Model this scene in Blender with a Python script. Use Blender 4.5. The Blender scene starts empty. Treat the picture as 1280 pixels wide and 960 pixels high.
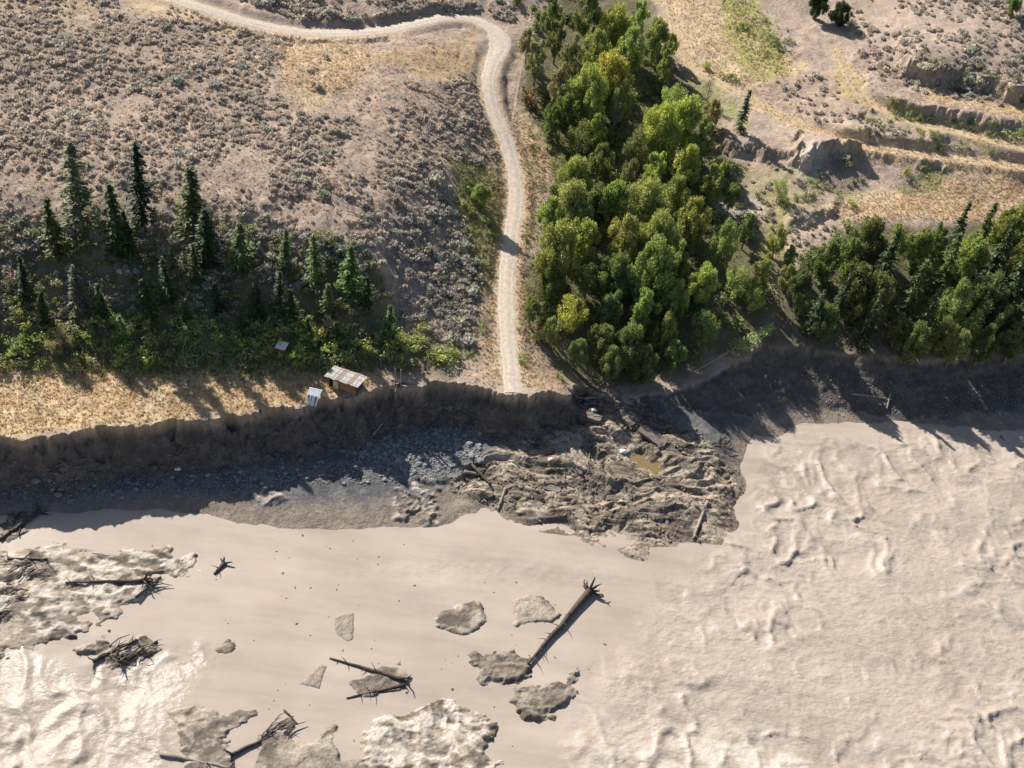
import bpy, math, random
import numpy as np
from mathutils import Matrix

# ------------------------------------------------------------------ camera, world, sun, exposure
random.seed(7); RNG = np.random.default_rng(7)
SC = bpy.context.scene
COL = SC.collection
R = math.radians
DEP = R(42.0)          # camera depression
ROLL = R(8.0)          # the aircraft's bank
FPX = 1400.0           # focal length in photo pixels (1280 wide)
CAMZ = 143.8           # metres above the river
cam = bpy.data.cameras.new('camera'); camo = bpy.data.objects.new('camera', cam); COL.objects.link(camo)
cam.sensor_width = 36.0; cam.lens = 36.0 * FPX / 1280.0
cam.clip_start = 0.5; cam.clip_end = 5000
camo.matrix_world = Matrix.Translation((0, 0, CAMZ)) @ Matrix.Rotation(math.pi / 2 - DEP, 4, 'X') @ Matrix.Rotation(ROLL, 4, 'Z')
SC.camera = camo

SUN_EL = R(37.5); SUN_AZ = R(-46.0)      # azimuth from +Y (away from the camera), negative = to the left
world = bpy.data.worlds.new('World'); SC.world = world; world.use_nodes = True
wn = world.node_tree
sky = wn.nodes.new('ShaderNodeTexSky'); sky.sky_type = 'NISHITA'; sky.sun_disc = False
sky.sun_elevation = SUN_EL; sky.sun_rotation = SUN_AZ
sky.air_density = 1.0; sky.dust_density = 1.2
bg = wn.nodes['Background']; bg.inputs[1].default_value = 0.06
wn.links.new(sky.outputs[0], bg.inputs[0])
sl = bpy.data.lights.new('sun', 'SUN'); sl.energy = 4.8; sl.angle = R(0.53); sl.color = (1.0, 0.945, 0.86)
so = bpy.data.objects.new('sun', sl); COL.objects.link(so)
so.rotation_euler = (math.pi / 2 - SUN_EL, 0, math.pi - SUN_AZ)
so.location = (-60, 90, 150)
SC.view_settings.view_transform = 'Standard'; SC.view_settings.look = 'None'
SC.view_settings.gamma = 1.0; SC.view_settings.use_curve_mapping = False
SC.view_settings.exposure = 0.62
SC.render.engine = 'CYCLES'
SC.cycles.use_denoising = True
SC.cycles.max_bounces = 6; SC.cycles.diffuse_bounces = 3; SC.cycles.transmission_bounces = 4
SC.cycles.volume_bounces = 0; SC.cycles.glossy_bounces = 2
SC.render.resolution_x = 1024; SC.render.resolution_y = 768

# ------------------------------------------------------------------ numeric helpers
def rays(px, py):
    a = (np.asarray(px, float) - 640.0) / FPX; b = (480.0 - np.asarray(py, float)) / FPX
    u = a * math.cos(ROLL) - b * math.sin(ROLL); v = a * math.sin(ROLL) + b * math.cos(ROLL)
    return u, math.cos(DEP) + v * math.sin(DEP), -math.sin(DEP) + v * math.cos(DEP)
def unp(px, py, z):
    dx, dy, dz = rays(px, py); t = (np.asarray(z, float) - CAMZ) / dz
    return dx * t, dy * t
_T = RNG.random((256, 256))
def vnoise(x, y):
    xi = np.floor(x).astype(np.int64); yi = np.floor(y).astype(np.int64)
    fx = x - xi; fy = y - yi
    fx = fx * fx * fx * (fx * (fx * 6 - 15) + 10); fy = fy * fy * fy * (fy * (fy * 6 - 15) + 10)
    a = _T[xi & 255, yi & 255]; b = _T[(xi + 1) & 255, yi & 255]
    c = _T[xi & 255, (yi + 1) & 255]; d = _T[(xi + 1) & 255, (yi + 1) & 255]
    return (a + (b - a) * fx) * (1 - fy) + (c + (d - c) * fx) * fy
def fbm(x, y, o=4, seed=0.0, gain=0.5):
    s = 0.0; a = 1.0; n = 0.0; x = x + seed * 17.3; y = y + seed * 9.1
    ca, sa = math.cos(0.6), math.sin(0.6)
    for i in range(o):
        s = s + a * vnoise(x, y); n += a; a *= gain
        x, y = (x * ca - y * sa) * 2.03 + 31.7, (x * sa + y * ca) * 2.03 + 11.3
    return s / n                                    # 0..1, mean 0.5
def ridge(x, y, o=4, seed=0.0):
    s = 0.0; a = 1.0; n = 0.0; x = x + seed * 13.7; y = y + seed * 5.9
    for i in range(o):
        s = s + a * (1 - np.abs(2 * vnoise(x, y) - 1)) ** 2; n += a; a *= 0.5
        x, y = (x * .8 - y * .6) * 2.1 + 7.7, (x * .6 + y * .8) * 2.1 + 3.3
    return s / n
def sstep(a, b, x):
    t = np.clip((x - a) / (b - a), 0, 1); return t * t * (3 - 2 * t)
def sdpoly(poly, X, Y):
    """signed distance, negative inside"""
    P = np.asarray(poly, float); Q = np.roll(P, -1, 0)
    d = np.full(X.shape, 1e18); ins = np.zeros(X.shape, bool)
    for (x1, y1), (x2, y2) in zip(P, Q):
        ex, ey = x2 - x1, y2 - y1; L = ex * ex + ey * ey + 1e-12
        t = np.clip(((X - x1) * ex + (Y - y1) * ey) / L, 0, 1)
        d = np.minimum(d, (X - x1 - t * ex) ** 2 + (Y - y1 - t * ey) ** 2)
        c = ((y1 > Y) != (y2 > Y))
        if abs(ey) > 1e-12: ins ^= c & (X < (Y - y1) * ex / ey + x1)
    d = np.sqrt(d); return np.where(ins, -d, d)
def dline(pts, X, Y):
    P = np.asarray(pts, float); d = np.full(X.shape, 1e18)
    for (x1, y1), (x2, y2) in zip(P[:-1], P[1:]):
        ex, ey = x2 - x1, y2 - y1; L = ex * ex + ey * ey + 1e-12
        t = np.clip(((X - x1) * ex + (Y - y1) * ey) / L, 0, 1)
        d = np.minimum(d, (X - x1 - t * ex) ** 2 + (Y - y1 - t * ey) ** 2)
    return np.sqrt(d)
class RBF:
    def __init__(s, pts, lam=0.3):
        P = np.array(pts, float); X, Y = unp(P[:, 0], P[:, 1], P[:, 2])
        s.c = np.stack([X, Y], 1); n = len(P)
        D = np.sqrt(((s.c[:, None] - s.c[None]) ** 2).sum(2))
        A = np.zeros((n + 3, n + 3)); A[:n, :n] = D - lam * np.eye(n)
        A[:n, n] = 1; A[:n, n + 1:] = s.c / 100; A[n, :n] = 1; A[n + 1:, :n] = s.c.T / 100
        s.w = np.linalg.solve(A, np.concatenate([P[:, 2], np.zeros(3)]))
    def __call__(s, X, Y):
        n = len(s.c); o = s.w[n] + s.w[n + 1] * X / 100 + s.w[n + 2] * Y / 100
        for i in range(n):
            o = o + s.w[i] * np.sqrt((X - s.c[i, 0]) ** 2 + (Y - s.c[i, 1]) ** 2)
        return o

# ------------------------------------------------------------------ terrain heights
# control points: photo pixel + height above the river in metres -> world position
TRACK = [(641,497,9.9),(640,480,10),(637,450,10.4),(635,420,11),(633,385,12),(633,350,13),(636,320,14.2),(640,290,15.5),(645,262,16.8),(646,240,18),
         (643,213,19.6),(637,190,21),(630,168,22.7),(622,150,24),(614,128,25.6),(611,110,27),(611,95,28),(615,80,28.8),(624,62,30),
         (626,50,30.7),(618,37,31.4),(600,27,32),(575,21,32.7),(548,22,33.2),(520,29,33.6),(490,36,34.1),(460,40,34.6),(420,42,35),(380,41,35.7),
         (340,35,36.4),(300,25,37.4),(268,14,38.2),(240,6,39),(210,-3,39.6),(150,-20,41)]
PATH1 = [(822,-30,33.4),(835,10,31.4),(842,50,29),(862,84,27),(900,104,26.6),(940,124,26.2),(975,142,25.8),(1010,160,25.3),(1050,178,25),(1090,184,25),(1130,190,25),
         (1200,199,25),(1280,209,25),(1400,222,25)]
PATH2 = [(1045,60,32),(1052,85,31),(1064,108,30),(1085,128,29.2),(1115,144,28.5),(1150,155,28.1),(1200,165,28),(1240,175,28),(1280,186,28),(1400,204,28)]
LIPL = [(-260,556),(-100,552),(-40,549),(0,547),(60,549),(100,541),(140,534),(165,533),(190,530),(240,524),(270,521),(300,520),(345,508),(372,513),(400,502),
        (450,497),(470,486),(505,484),(545,479),(590,482),(632,490),(660,495),(690,489)]
U = [(x, y, 10.0) for x, y in LIPL]
U += [(-260,452,11),(-100,455,10.8),(0,452,10.8),(100,450,10.8),(200,458,10.8),(300,450,10.8),(400,452,10.8),(480,458,10.6),(560,462,10.4)]
TRACK, PATH1, PATH2 = ([(x, y, z if z < 10.9 else 10.9 + (z - 10.9) * .8) for x, y, z in T_] for T_ in (TRACK, PATH1, PATH2))
UT = TRACK + PATH1 + PATH2
U += [(-260,240,31.5),(-100,245,31),(0,250,31),(100,255,31),(200,260,30.5),(300,270,29.5),(400,282,28),(450,300,26),(480,330,23),
      (480,200,30),(500,250,27.5),(550,200,27.5),(590,190,24.5),(450,200,31.3),(550,150,29.5),(560,100,31),(590,92,29.6),(560,250,22.5),
      (590,300,17.5),(600,350,14),(590,420,12),(540,330,19),(520,380,16),(480,420,12.5),(500,440,11.3),(430,380,18),(450,350,21),
      (0,150,35),(150,150,35),(300,150,34),(400,200,31.5),(400,120,34),(480,100,34),(200,60,38.5),(0,50,40.5),(100,0,42),(0,0,43),
      (-100,0,44),(-100,150,36),(-260,150,37),(-260,0,46),(350,70,36),(450,60,35),(540,55,32.6),(-200,-100,50),(100,-100,49),(400,5,38),(470,0,38),
      (540,2,35.5),(600,5,34),(640,20,32.5),(400,-30,41),(600,-100,46),
      (700,460,7),(740,480,5.5),(675,450,9.4),(690,400,10),(720,350,11.5),(760,300,13.5),(780,250,16),(780,200,18.5),(770,150,21.5),(760,100,24.5),
      (750,50,28),(740,0,31),(740,-80,38),(900,420,9),(850,440,6),(800,460,5),(780,490,5),(870,380,11),(900,330,14),(920,280,17),
      (940,230,20),(900,190,22),(900,150,24),(820,60,28),(660,300,14.8),(668,200,19.8),(660,400,10.8),(665,120,25),
      (1000,262,20),(1100,258,20),(1200,262,20),(1280,268,20),(1400,275,20),(1070,240,20.6),(1160,232,20.9),(1280,235,21.5),
      (1010,290,18.5),(1060,275,19.3),(1150,270,19.4),(1280,275,19.3),(1020,190,24.8),(1060,195,24.6),(1040,232,20.6),(1090,215,21.6),
      (980,200,23.3),(960,220,21),(940,185,23.4),(940,200,21.3),(900,60,29.4),(960,50,31),(1000,100,29),(1120,80,33),(1150,68,37),(1200,63,37.5),(1230,75,37),
      (1150,105,31.5),(1200,112,31.3),(1170,120,31.1),(1280,142,30.8),(1280,110,33),(1280,60,38.5),(1280,0,43),(1200,0,42),(1100,0,38),
      (1020,20,34),(960,0,34),(1400,0,46),(1400,100,37),(1100,-100,50),(1400,-100,54),(900,-60,38),(1600,100,38),(1600,260,20),
      (960,425,8.5),(1000,428,8),(1050,440,7),(1130,447,7),(1200,445,7),(1280,437,7.5),(1400,440,7.5),(1600,440,7.5),(1000,350,13.5),(980,380,11),
      (1100,350,13.5),(1200,350,13.5),(1280,350,13.8)]
U = [(x, y, z if z < 10.9 else 10.9 + (z - 10.9) * .8) for x, y, z in U]
LIPR = [(712,492,9.0),(722,478,6.8),(750,494,5.2),(800,494,5.0),(850,480,6.0),(890,465,7.0),(930,445,8.0),(960,430,8.5),(1000,431,8.0),(1050,443,7.0),(1130,450,7.0),
        (1200,448,7.0),(1280,440,7.5),(1400,443,7.5),(1600,443,7.5)]
LIP = [(x, y, 10.0) for x, y in LIPL] + LIPR
WL = [(-260,655),(-100,650),(0,646),(60,639),(130,635),(200,634),(260,641),(330,654),(400,659),(480,657),(555,655),(578,641),(570,626),(612,632),(650,660),
      (700,668),(770,690),(812,699),(860,676),(900,677),(942,650),(932,600),(938,548),(1000,528),(1060,526),(1130,523),(1200,531),(1280,533),(1400,536),(1600,536)]
Lc = [(x, y, 0.0) for x, y in WL]
Lc += [(x, y - 48, 1.8) for x, y in WL[:6]] + [(x, y - 8, 0.45) for x, y in WL[:12]]
Lc += [(300,592,1.8),(400,582,2),(500,570,2.1),(550,560,2.2),(600,560,2.4),(400,635,.7),(500,625,.8),(600,600,1.2),(650,620,1.0),(700,600,1.8),(700,640,.8),
       (760,620,1.3),(800,660,.6),(850,620,1.2),(900,640,.6),(760,560,2.6),(720,530,3.4),(800,580,1.0),(815,582,.8),(860,590,1.6),(800,530,3),(850,540,2.6),(900,560,1.6),
       (915,605,.7),(900,500,2.8),(960,500,2),(1050,490,2),(1130,490,2),(1280,495,2.2),(1600,495,2.2)]
Lc += [(x, y, 2.8) for x, y in LIPL] + [(x, y, min(z, 3.6)) for x, y, z in LIPR]
Lc += [(x, y + 45, -0.9) for x, y in WL if (x < 560 or x > 930)]
Lc += [(620,690,-.9),(700,720,-.9),(800,740,-.9),(900,720,-.9),(0,780,-1),(300,800,-1),(640,820,-1),(900,820,-1),(1200,720,-1),(1280,620,-1),(0,960,-1),(640,960,-1),
       (1280,960,-1),(-260,960,-1),(640,1150,-1),(1600,960,-1),(-260,1150,-1),(1600,1150,-1)]
fU = RBF(U + UT); fL = RBF(Lc, 0.1)

def axis(core0, core1, step, ext, n):
    c = np.arange(core0, core1 + 1e-6, step)
    g = np.cumsum(step * 1.16 ** np.arange(1, n + 1)); g = g[g < ext]
    return c, g
xc = np.concatenate([np.arange(-122, -62, .33), np.arange(-62, 50, .225), np.arange(50, 122.01, .33)]); xg = axis(-122, 122, 0.31, 420, 60)[1]
gx = np.concatenate([-122 - xg[::-1], xc, 122 + xg])
yn = np.concatenate([np.arange(64, 152, 0.235), np.arange(152, 160, .3)]); yf = np.arange(160, 280, 0.45); yg = 280 + np.cumsum(0.42 * 1.16 ** np.arange(1, 40))
gy = np.concatenate([64 - np.cumsum(0.4 * 1.3 ** np.arange(1, 12))[::-1], yn, yf, yg[yg < 620]])
GX, GY = np.meshgrid(gx, gy)                         # rows = Y
def coarse(f):
    # evaluate on every third line, then interpolate
    ix = np.unique(np.r_[np.arange(0, len(gx), 3), len(gx) - 1]); iy = np.unique(np.r_[np.arange(0, len(gy), 3), len(gy) - 1])
    v = f(*np.meshgrid(gx[ix], gy[iy]))
    a = np.stack([np.interp(gx, gx[ix], r) for r in v])
    return np.stack([np.interp(gy, gy[iy], a[:, j]) for j in range(a.shape[1])], 1)
ZU = coarse(fU); ZL = coarse(fL)
def wpoly(pix):                                       # pixel + height list -> world outline
    P = np.array(pix, float); return np.stack(unp(P[:, 0], P[:, 1], P[:, 2]), 1)
lipw = wpoly(LIP)
upoly = np.concatenate([lipw, [[700, 190], [700, 900], [-700, 900], [-700, 130]]])
jit = (fbm(GX / 3.0, GY / 3.0, 4, 1) - 0.5)
SDU = sdpoly(upoly, GX, GY)
sdj = SDU + jit * 2.2 + (fbm(GX / .9, GY / .9, 3, 7) - .5) * 1.1
# fine relief of the slopes
ZU = ZU + (fbm(GX / 13, GY / 13, 5, 2) - 0.5) * 1.5 * sstep(11.2, 16, ZU) + (fbm(GX / 2.2, GY / 2.2, 4, 3) - .5) * 0.35
rill = ridge(GX / 5.5 + GY * .02, GY / 22, 3, 4)
steepz = sstep(12, 15, ZU) * (1 - sstep(26, 29, ZU))
ZU = ZU - rill * .45 * steepz * (GX < -8)
# small scarps: ground raised behind an edge line, fading uphill
for edge, hh in (([(1135,64),(1160,70),(1200,68),(1240,80),(1300,95)], 4.2), ([(1002,212),(1022,197),(1045,189),(1078,196)], 3.2), ([(1090,124),(1160,124),(1220,134),(1300,152)], 2.2),
                 ([(1080,201),(1130,207),(1165,214)], 1.6), ([(900,196),(950,205),(985,199)], 1.8), ([(300,4),(400,10),(470,14)], .9), ([(985,290),(1010,284),(1040,282)], 1.4)):
    up = [(x, y - 75) for x, y in edge[::-1]]
    zz_ = fU(*unp(np.array(edge, float)[:, 0], np.array(edge, float)[:, 1], 22.0))
    E = np.stack(unp(np.array(edge, float)[:, 0], np.array(edge, float)[:, 1], zz_), 1); B_ = np.stack(unp(np.array(up, float)[:, 0], np.array(up, float)[:, 1], zz_[::-1] + 4), 1)
    m_ = (np.abs(GX - E[:, 0].mean()) < 45) & (np.abs(GY - E[:, 1].mean()) < 55); X_, Y_ = GX[m_], GY[m_]
    sd_ = sdpoly(np.concatenate([E, B_]), X_, Y_) + (fbm(X_ / 5, Y_ / 5, 5, 33, .62) - .5) * 7.5
    ZU[m_] += hh * (1 - sstep(-.3, 2.0, sd_)) * np.exp(-dline(E, X_, Y_) / 9)
# a level bed for the track and the paths
def wline(pix):
    P = np.array(pix, float); X, Y = unp(P[:, 0], P[:, 1], P[:, 2]); return np.stack([X, Y, P[:, 2]], 1)
def densify(P, step):
    d = np.r_[0, np.cumsum(np.sqrt((np.diff(P[:, :2], axis=0) ** 2).sum(1)))]
    s = np.arange(0, d[-1], step); Q = np.stack([np.interp(s, d, P[:, k]) for k in range(P.shape[1])], 1)
    for _ in range(6):
        M = Q.copy(); M[1:-1] = (Q[:-2] + 2 * Q[1:-1] + Q[2:]) / 4; Q = M
    return Q
trackw = densify(wline(TRACK), 0.6); path1w = densify(wline(PATH1), 0.6); path2w = densify(wline(PATH2), 0.6)
def bed(Z, P, w, soft):
    x0, x1 = P[:, 0].min() - 12, P[:, 0].max() + 12; y0, y1 = P[:, 1].min() - 12, P[:, 1].max() + 12
    m = (GX > x0) & (GX < x1) & (GY > y0) & (GY < y1)
    X, Y = GX[m], GY[m]; bd = np.full(X.shape, 1e9); bz = np.zeros(X.shape)
    for p in P: bd = np.minimum(bd, (X - p[0]) ** 2 + (Y - p[1]) ** 2)
    bd = np.sqrt(bd); k = bd < 6.5; xk, yk, sw, sz = X[k], Y[k], 1e-9, 0.0; b2 = bd[k] ** 2
    for p in P:
        w_ = np.exp(-((xk - p[0]) ** 2 + (yk - p[1]) ** 2 - b2) / 2.2); sw = sw + w_; sz = sz + w_ * p[2]
    bz[k] = sz / sw; t = 1 - sstep(w, w + soft, bd)
    Z[m] = Z[m] * (1 - t) + bz * t
    D = np.full(GX.shape, 99.0); D[m] = bd
    return D
DT = bed(ZU, trackw, 2.0, 2.5); DP1 = bed(ZU, path1w, 1.2, 2.0); DP2 = bed(ZU, path2w, 1.2, 2.0)
# cliff: upper ground falls to the lower ground outside the lip
wid = 3.6 + 6.5 * sstep(30, 48, GX) + 1.2 * (fbm(GX / 9, GY / 9, 3, 5) - .5)
tt = np.clip(sdj / wid, 0, 1)
prof = 1 - tt ** 0.62; pq = prof * 6; prof = .6 * prof + .4 * (np.floor(pq) + sstep(.3, .7, pq - np.floor(pq))) / 6
gul = (fbm(GX / 1.6, GY / 4.0, 5, 6, .6) - .5) * 1.9 * np.sin(np.pi * tt)

# --- mud: slide deposit and bars in the river (outlines in pixels at water level)
SLIDE = [(560,602),(585,575),(620,560),(668,545),(690,520),(702,496),(735,496),(770,505),(800,505),(850,535),(905,565),(935,600),(948,650),(905,682),(870,682),(850,680),(818,703),
         (790,700),(770,692),(735,680),(700,670),(672,664),(650,662),(632,645),(615,634),(575,624)]
SLIDEw = np.stack(unp(*np.array(SLIDE, float).T, 0.8), 1)
BARS = [  # outline, height, rough 0..1, dryness 0..1
    ([(408,768),(430,760),(450,760),(450,800),(435,812),(412,795)], .10, 0, 0),
    ([(352,868),(380,838),(398,822),(418,828),(405,870),(375,862)], .10, 0, 0),
    ([(534,772),(560,755),(590,744),(612,752),(613,778),(600,792),(570,799),(545,786)], .38, .5, .55),
    ([(636,746),(662,740),(690,744),(706,768),(690,782),(672,780),(640,786)], .34, .6, .15),
    ([(616,749),(623,744),(627,752),(626,766),(619,762)], .12, 0, 0),
    ([(578,816),(592,810),(604,818),(640,808),(668,820),(664,845),(640,860),(620,862),(600,852),(592,836)], .60, 1, .15),
    ([(632,872),(650,858),(680,848),(704,842),(728,846),(722,862),(704,892),(672,903),(645,890)], .70, .9, .3),
    ([(704,838),(722,830),(738,834),(732,848),(712,850)], .45, 1, 0),
    ([(430,852),(455,838),(480,826),(506,821),(516,848),(500,866),(460,874),(436,876)], .30, .6, .05),
    ([(452,908),(480,890),(520,886),(542,880),(560,864),(585,880),(606,896),(630,910),(612,938),(625,960),(640,985),(440,985),(462,945)], .6, 1, 1.0),
    ([(203,884),(236,880),(262,884),(325,882),(314,906),(292,912),(284,930),(300,958),(296,985),(232,985),(216,922)], .35, .7, .45),
    ([(318,938),(322,910),(344,898),(370,890),(366,914),(392,926),(404,908),(425,905),(418,925),(432,942),(482,962),(470,990),(300,990)], .42, .6, .3),
    ([(-60,676),(20,682),(60,680),(110,686),(160,684),(215,684),(240,692),(256,716),(240,728),(218,716),(200,718),(192,742),(160,760),(128,786),(80,800),(30,812),(-60,822)], .5, 1, 1.0),
    ([(84,818),(104,804),(124,798),(150,806),(176,794),(203,798),(192,822),(164,834),(122,826)], .55, 1, .5),
    ([(266,812),(280,800),(300,790),(303,812),(288,824)], .22, .6, .3),
    ([(208,700),(232,696),(254,712),(246,728),(222,726)], .30, .8, .7),
    ([(-60,636),(0,650),(30,650),(44,664),(10,682),(-60,690)], .35, .6, .3),
    ([(380,798),(392,800),(388,814),(380,812)], .06, 0, 0),
    ([(400,925),(412,914),(425,916),(420,932)], .12, 0, .7),
]
slide_m = 1 - sstep(-2.6, 0.2, sdpoly(SLIDEw, GX, GY) + (fbm(GX / 2.4, GY / 2.4, 3, 8) - .5) * 2.4)
wx = (fbm(GX / 11, GY / 11, 3, 9) - .5) * 14; wy = (fbm(GX / 11, GY / 11, 3, 10) - .5) * 9
n1 = fbm((GX + wx) / 12, (GY + wy) / 4.6, 4, 11)
q = n1 * 11; fr = q - np.floor(q); ledge = (np.floor(q) + sstep(.62, .98, fr)) / 11
mudrel = (ledge - .5) * 3.8 + (ridge((GX + wx) / 4.5, (GY + wy) / 1.7, 3, 12) - .5) * 0.42 + (fbm(GX / 1.1, GY / 1.1, 3, 13) - .5) * .22
crack = ridge((GX + wx * .6) / 9, (GY + wy) / 6, 2, 14); crackm = sstep(.93, .985, crack)
n2 = fbm((GX + wx * 1.3) / 5, (GY + wy * 1.2) / 2.0, 4, 44); q2 = n2 * 9; f2 = q2 - np.floor(q2)
mudrel += ((np.floor(q2) + sstep(.7, .98, f2)) / 9 - .5) * 1.5
mudrel -= crackm * 0.8
ZL = ZL + slide_m * mudrel * sstep(-.6, 1.2, ZL)
# smooth beach sand tongue, gentle ripples elsewhere
ZL = ZL + (fbm(GX / 1.4, GY / 1.4, 3, 15) - .5) * 0.16 * (1 - slide_m)
barid = np.full(GX.shape, -1, int); dry = np.zeros(GX.shape); rough = slide_m.copy()
crump = ridge((GX + wx * .9 + GY * .35) / 3.4, (GY + wy * 1.1 - GX * .2) / 2.5, 4, 16)
for i, (pl, h, ro, dr) in enumerate(BARS):
    P = np.stack(unp(*np.array(pl, float).T, h * .5), 1)
    x0, y0 = P.min(0) - 3; x1, y1 = P.max(0) + 3
    m = (GX > x0) & (GX < x1) & (GY > y0) & (GY < y1)
    X, Y = GX[m], GY[m]
    h = h * (.72 if ro > .3 else 1.0)
    s = sdpoly(P, X, Y) + (fbm(X / 2.6, Y / 1.7, 5, 20 + i, .6) - .5) * (0.5 + 3.6 * ro) - 1.5 * ro
    t = 1 - sstep(-1.2 - ro * 1.6, 0.55, s)
    det = ro * ((crump[m] - .42) * .72 + (fbm(X / 4, Y / 2.2, 4, 18) - .5) * .75 + (fbm(X / .8, Y / .8, 3, 17) - .5) * .2) * (0.55 + h)
    z = -0.55 + (h + .55) * t + det * t
    ZL[m] = np.where(t > 0.01, np.maximum(ZL[m] * (1 - t) + z * t, np.minimum(ZL[m], 0) * (1 - t) + z * t), ZL[m])
    b = barid[m]; b[t > .12] = i; barid[m] = b
    d_ = dry[m]; dry[m] = np.maximum(d_, t * dr); r_ = rough[m]; rough[m] = np.maximum(r_, t * ro)
# crusted light slabs lying on the beach
for pl, dr in (([(488,606),(520,598),(546,620),(552,656),(492,650)], .9), ([(306,618),(340,612),(370,622),(360,632),(320,630)], .7), ([(515,600),(575,590),(600,600),(580,612),(540,612)], .25)):
    P = np.stack(unp(*np.array(pl, float).T, .8), 1); m = (np.abs(GX - P[:, 0].mean()) < 14) & (np.abs(GY - P[:, 1].mean()) < 14)
    s = sdpoly(P, GX[m], GY[m]) + (fbm(GX[m] / 1.2, GY[m] / 1.2, 3, 41) - .5) * 2; t = 1 - sstep(-.9, .2, s)
    ZL[m] += t * (.25 + (crump[m] - .4) * 1.0); dry[m] = np.maximum(dry[m], t * dr); rough[m] = np.maximum(rough[m], t)
# ochre puddle hollow
PUD = np.stack(unp(*np.array([(790,570),(800,566),(812,574),(822,577),(829,589),(818,594),(808,586),(797,582)], float).T, 1.0), 1)
sp = sdpoly(PUD, GX, GY); tp = 1 - sstep(-.3, 2.0, sp)
spn = sp + (fbm(GX / 1.5, GY / 1.5, 4, 45) - .5) * 3.0; ZL = np.where(sp < 5, np.where(spn < 0, .80 + .3 * np.maximum(spn, -1.2), np.maximum(ZL, .80 + .5 * sstep(0, 1.5, spn) * (1 - sstep(3, 5, sp)))), ZL)
Z = ZL + (ZU - ZL) * prof + gul * sstep(3, 7, ZU - ZL)
Z = np.where(sdj <= 0, ZU, np.maximum(Z, ZL))
inside = sdj <= 0

# ---- sampling
def H(x, y):
    x = np.atleast_1d(np.asarray(x, float)); y = np.atleast_1d(np.asarray(y, float))
    i = np.clip(np.searchsorted(gx, x) - 1, 0, len(gx) - 2); j = np.clip(np.searchsorted(gy, y) - 1, 0, len(gy) - 2)
    a = (x - gx[i]) / (gx[i + 1] - gx[i]); b = (y - gy[j]) / (gy[j + 1] - gy[j])
    return (Z[j, i] * (1 - a) + Z[j, i + 1] * a) * (1 - b) + (Z[j + 1, i] * (1 - a) + Z[j + 1, i + 1] * a) * b
TS = np.arange(110, 480, 0.25)
def hit(px, py, dz=0.0):
    """world point where the pixel's ray meets the terrain raised by dz; returns the point on the terrain"""
    dx, dy, dzr = rays(px, py)
    x, y, z = dx * TS, dy * TS, CAMZ + dzr * TS
    k = np.argmax(z <= np.maximum(H(x, y), -0.02) + dz)
    return float(x[k]), float(y[k]), float(H(x[k], y[k])[0])
def hpoly(pix): return np.array([hit(*p)[:2] for p in pix])

# ------------------------------------------------------------------ materials
def mat(name):
    m = bpy.data.materials.new(name); m.use_nodes = True; nt = m.node_tree
    b = nt.nodes['Principled BSDF']; return m, nt, b
def N(nt, t, **kw):
    n = nt.nodes.new(t)
    for k, v in kw.items(): setattr(n, k, v)
    return n
def noise(nt, scale, detail=4, rough=.55, coord=None):
    n = N(nt, 'ShaderNodeTexNoise'); n.inputs['Scale'].default_value = scale; n.inputs['Detail'].default_value = detail; n.inputs['Roughness'].default_value = rough
    if coord is not None: nt.links.new(coord, n.inputs['Vector'])
    return n.outputs['Fac']
def ramp(nt, src, pts):
    r = N(nt, 'ShaderNodeValToRGB'); e = r.color_ramp.elements
    while len(e) < len(pts): e.new(.5)
    for k, (p, c) in enumerate(pts): e[k].position = p; e[k].color = (*c, 1) if len(c) == 3 else c
    nt.links.new(src, r.inputs['Fac']); return r.outputs['Color']
def mixc(nt, a, b, fac, mode='MULTIPLY'):
    m = N(nt, 'ShaderNodeMix', data_type='RGBA', blend_type=mode)
    for s, k in ((a, 6), (b, 7)):
        if hasattr(s, 'is_output'): nt.links.new(s, m.inputs[k])
        else: m.inputs[k].default_value = (*s, 1)
    if hasattr(fac, 'is_output'): nt.links.new(fac, m.inputs[0])
    else: m.inputs[0].default_value = fac
    return m.outputs[2]
def bump(nt, src, strength, dist, nrm=None):
    b = N(nt, 'ShaderNodeBump'); b.inputs['Strength'].default_value = strength; b.inputs['Distance'].default_value = dist
    nt.links.new(src, b.inputs['Height'])
    if nrm is not None: nt.links.new(nrm, b.inputs['Normal'])
    return b.outputs['Normal']
def geo(nt): return N(nt, 'ShaderNodeNewGeometry').outputs['Position']

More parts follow.
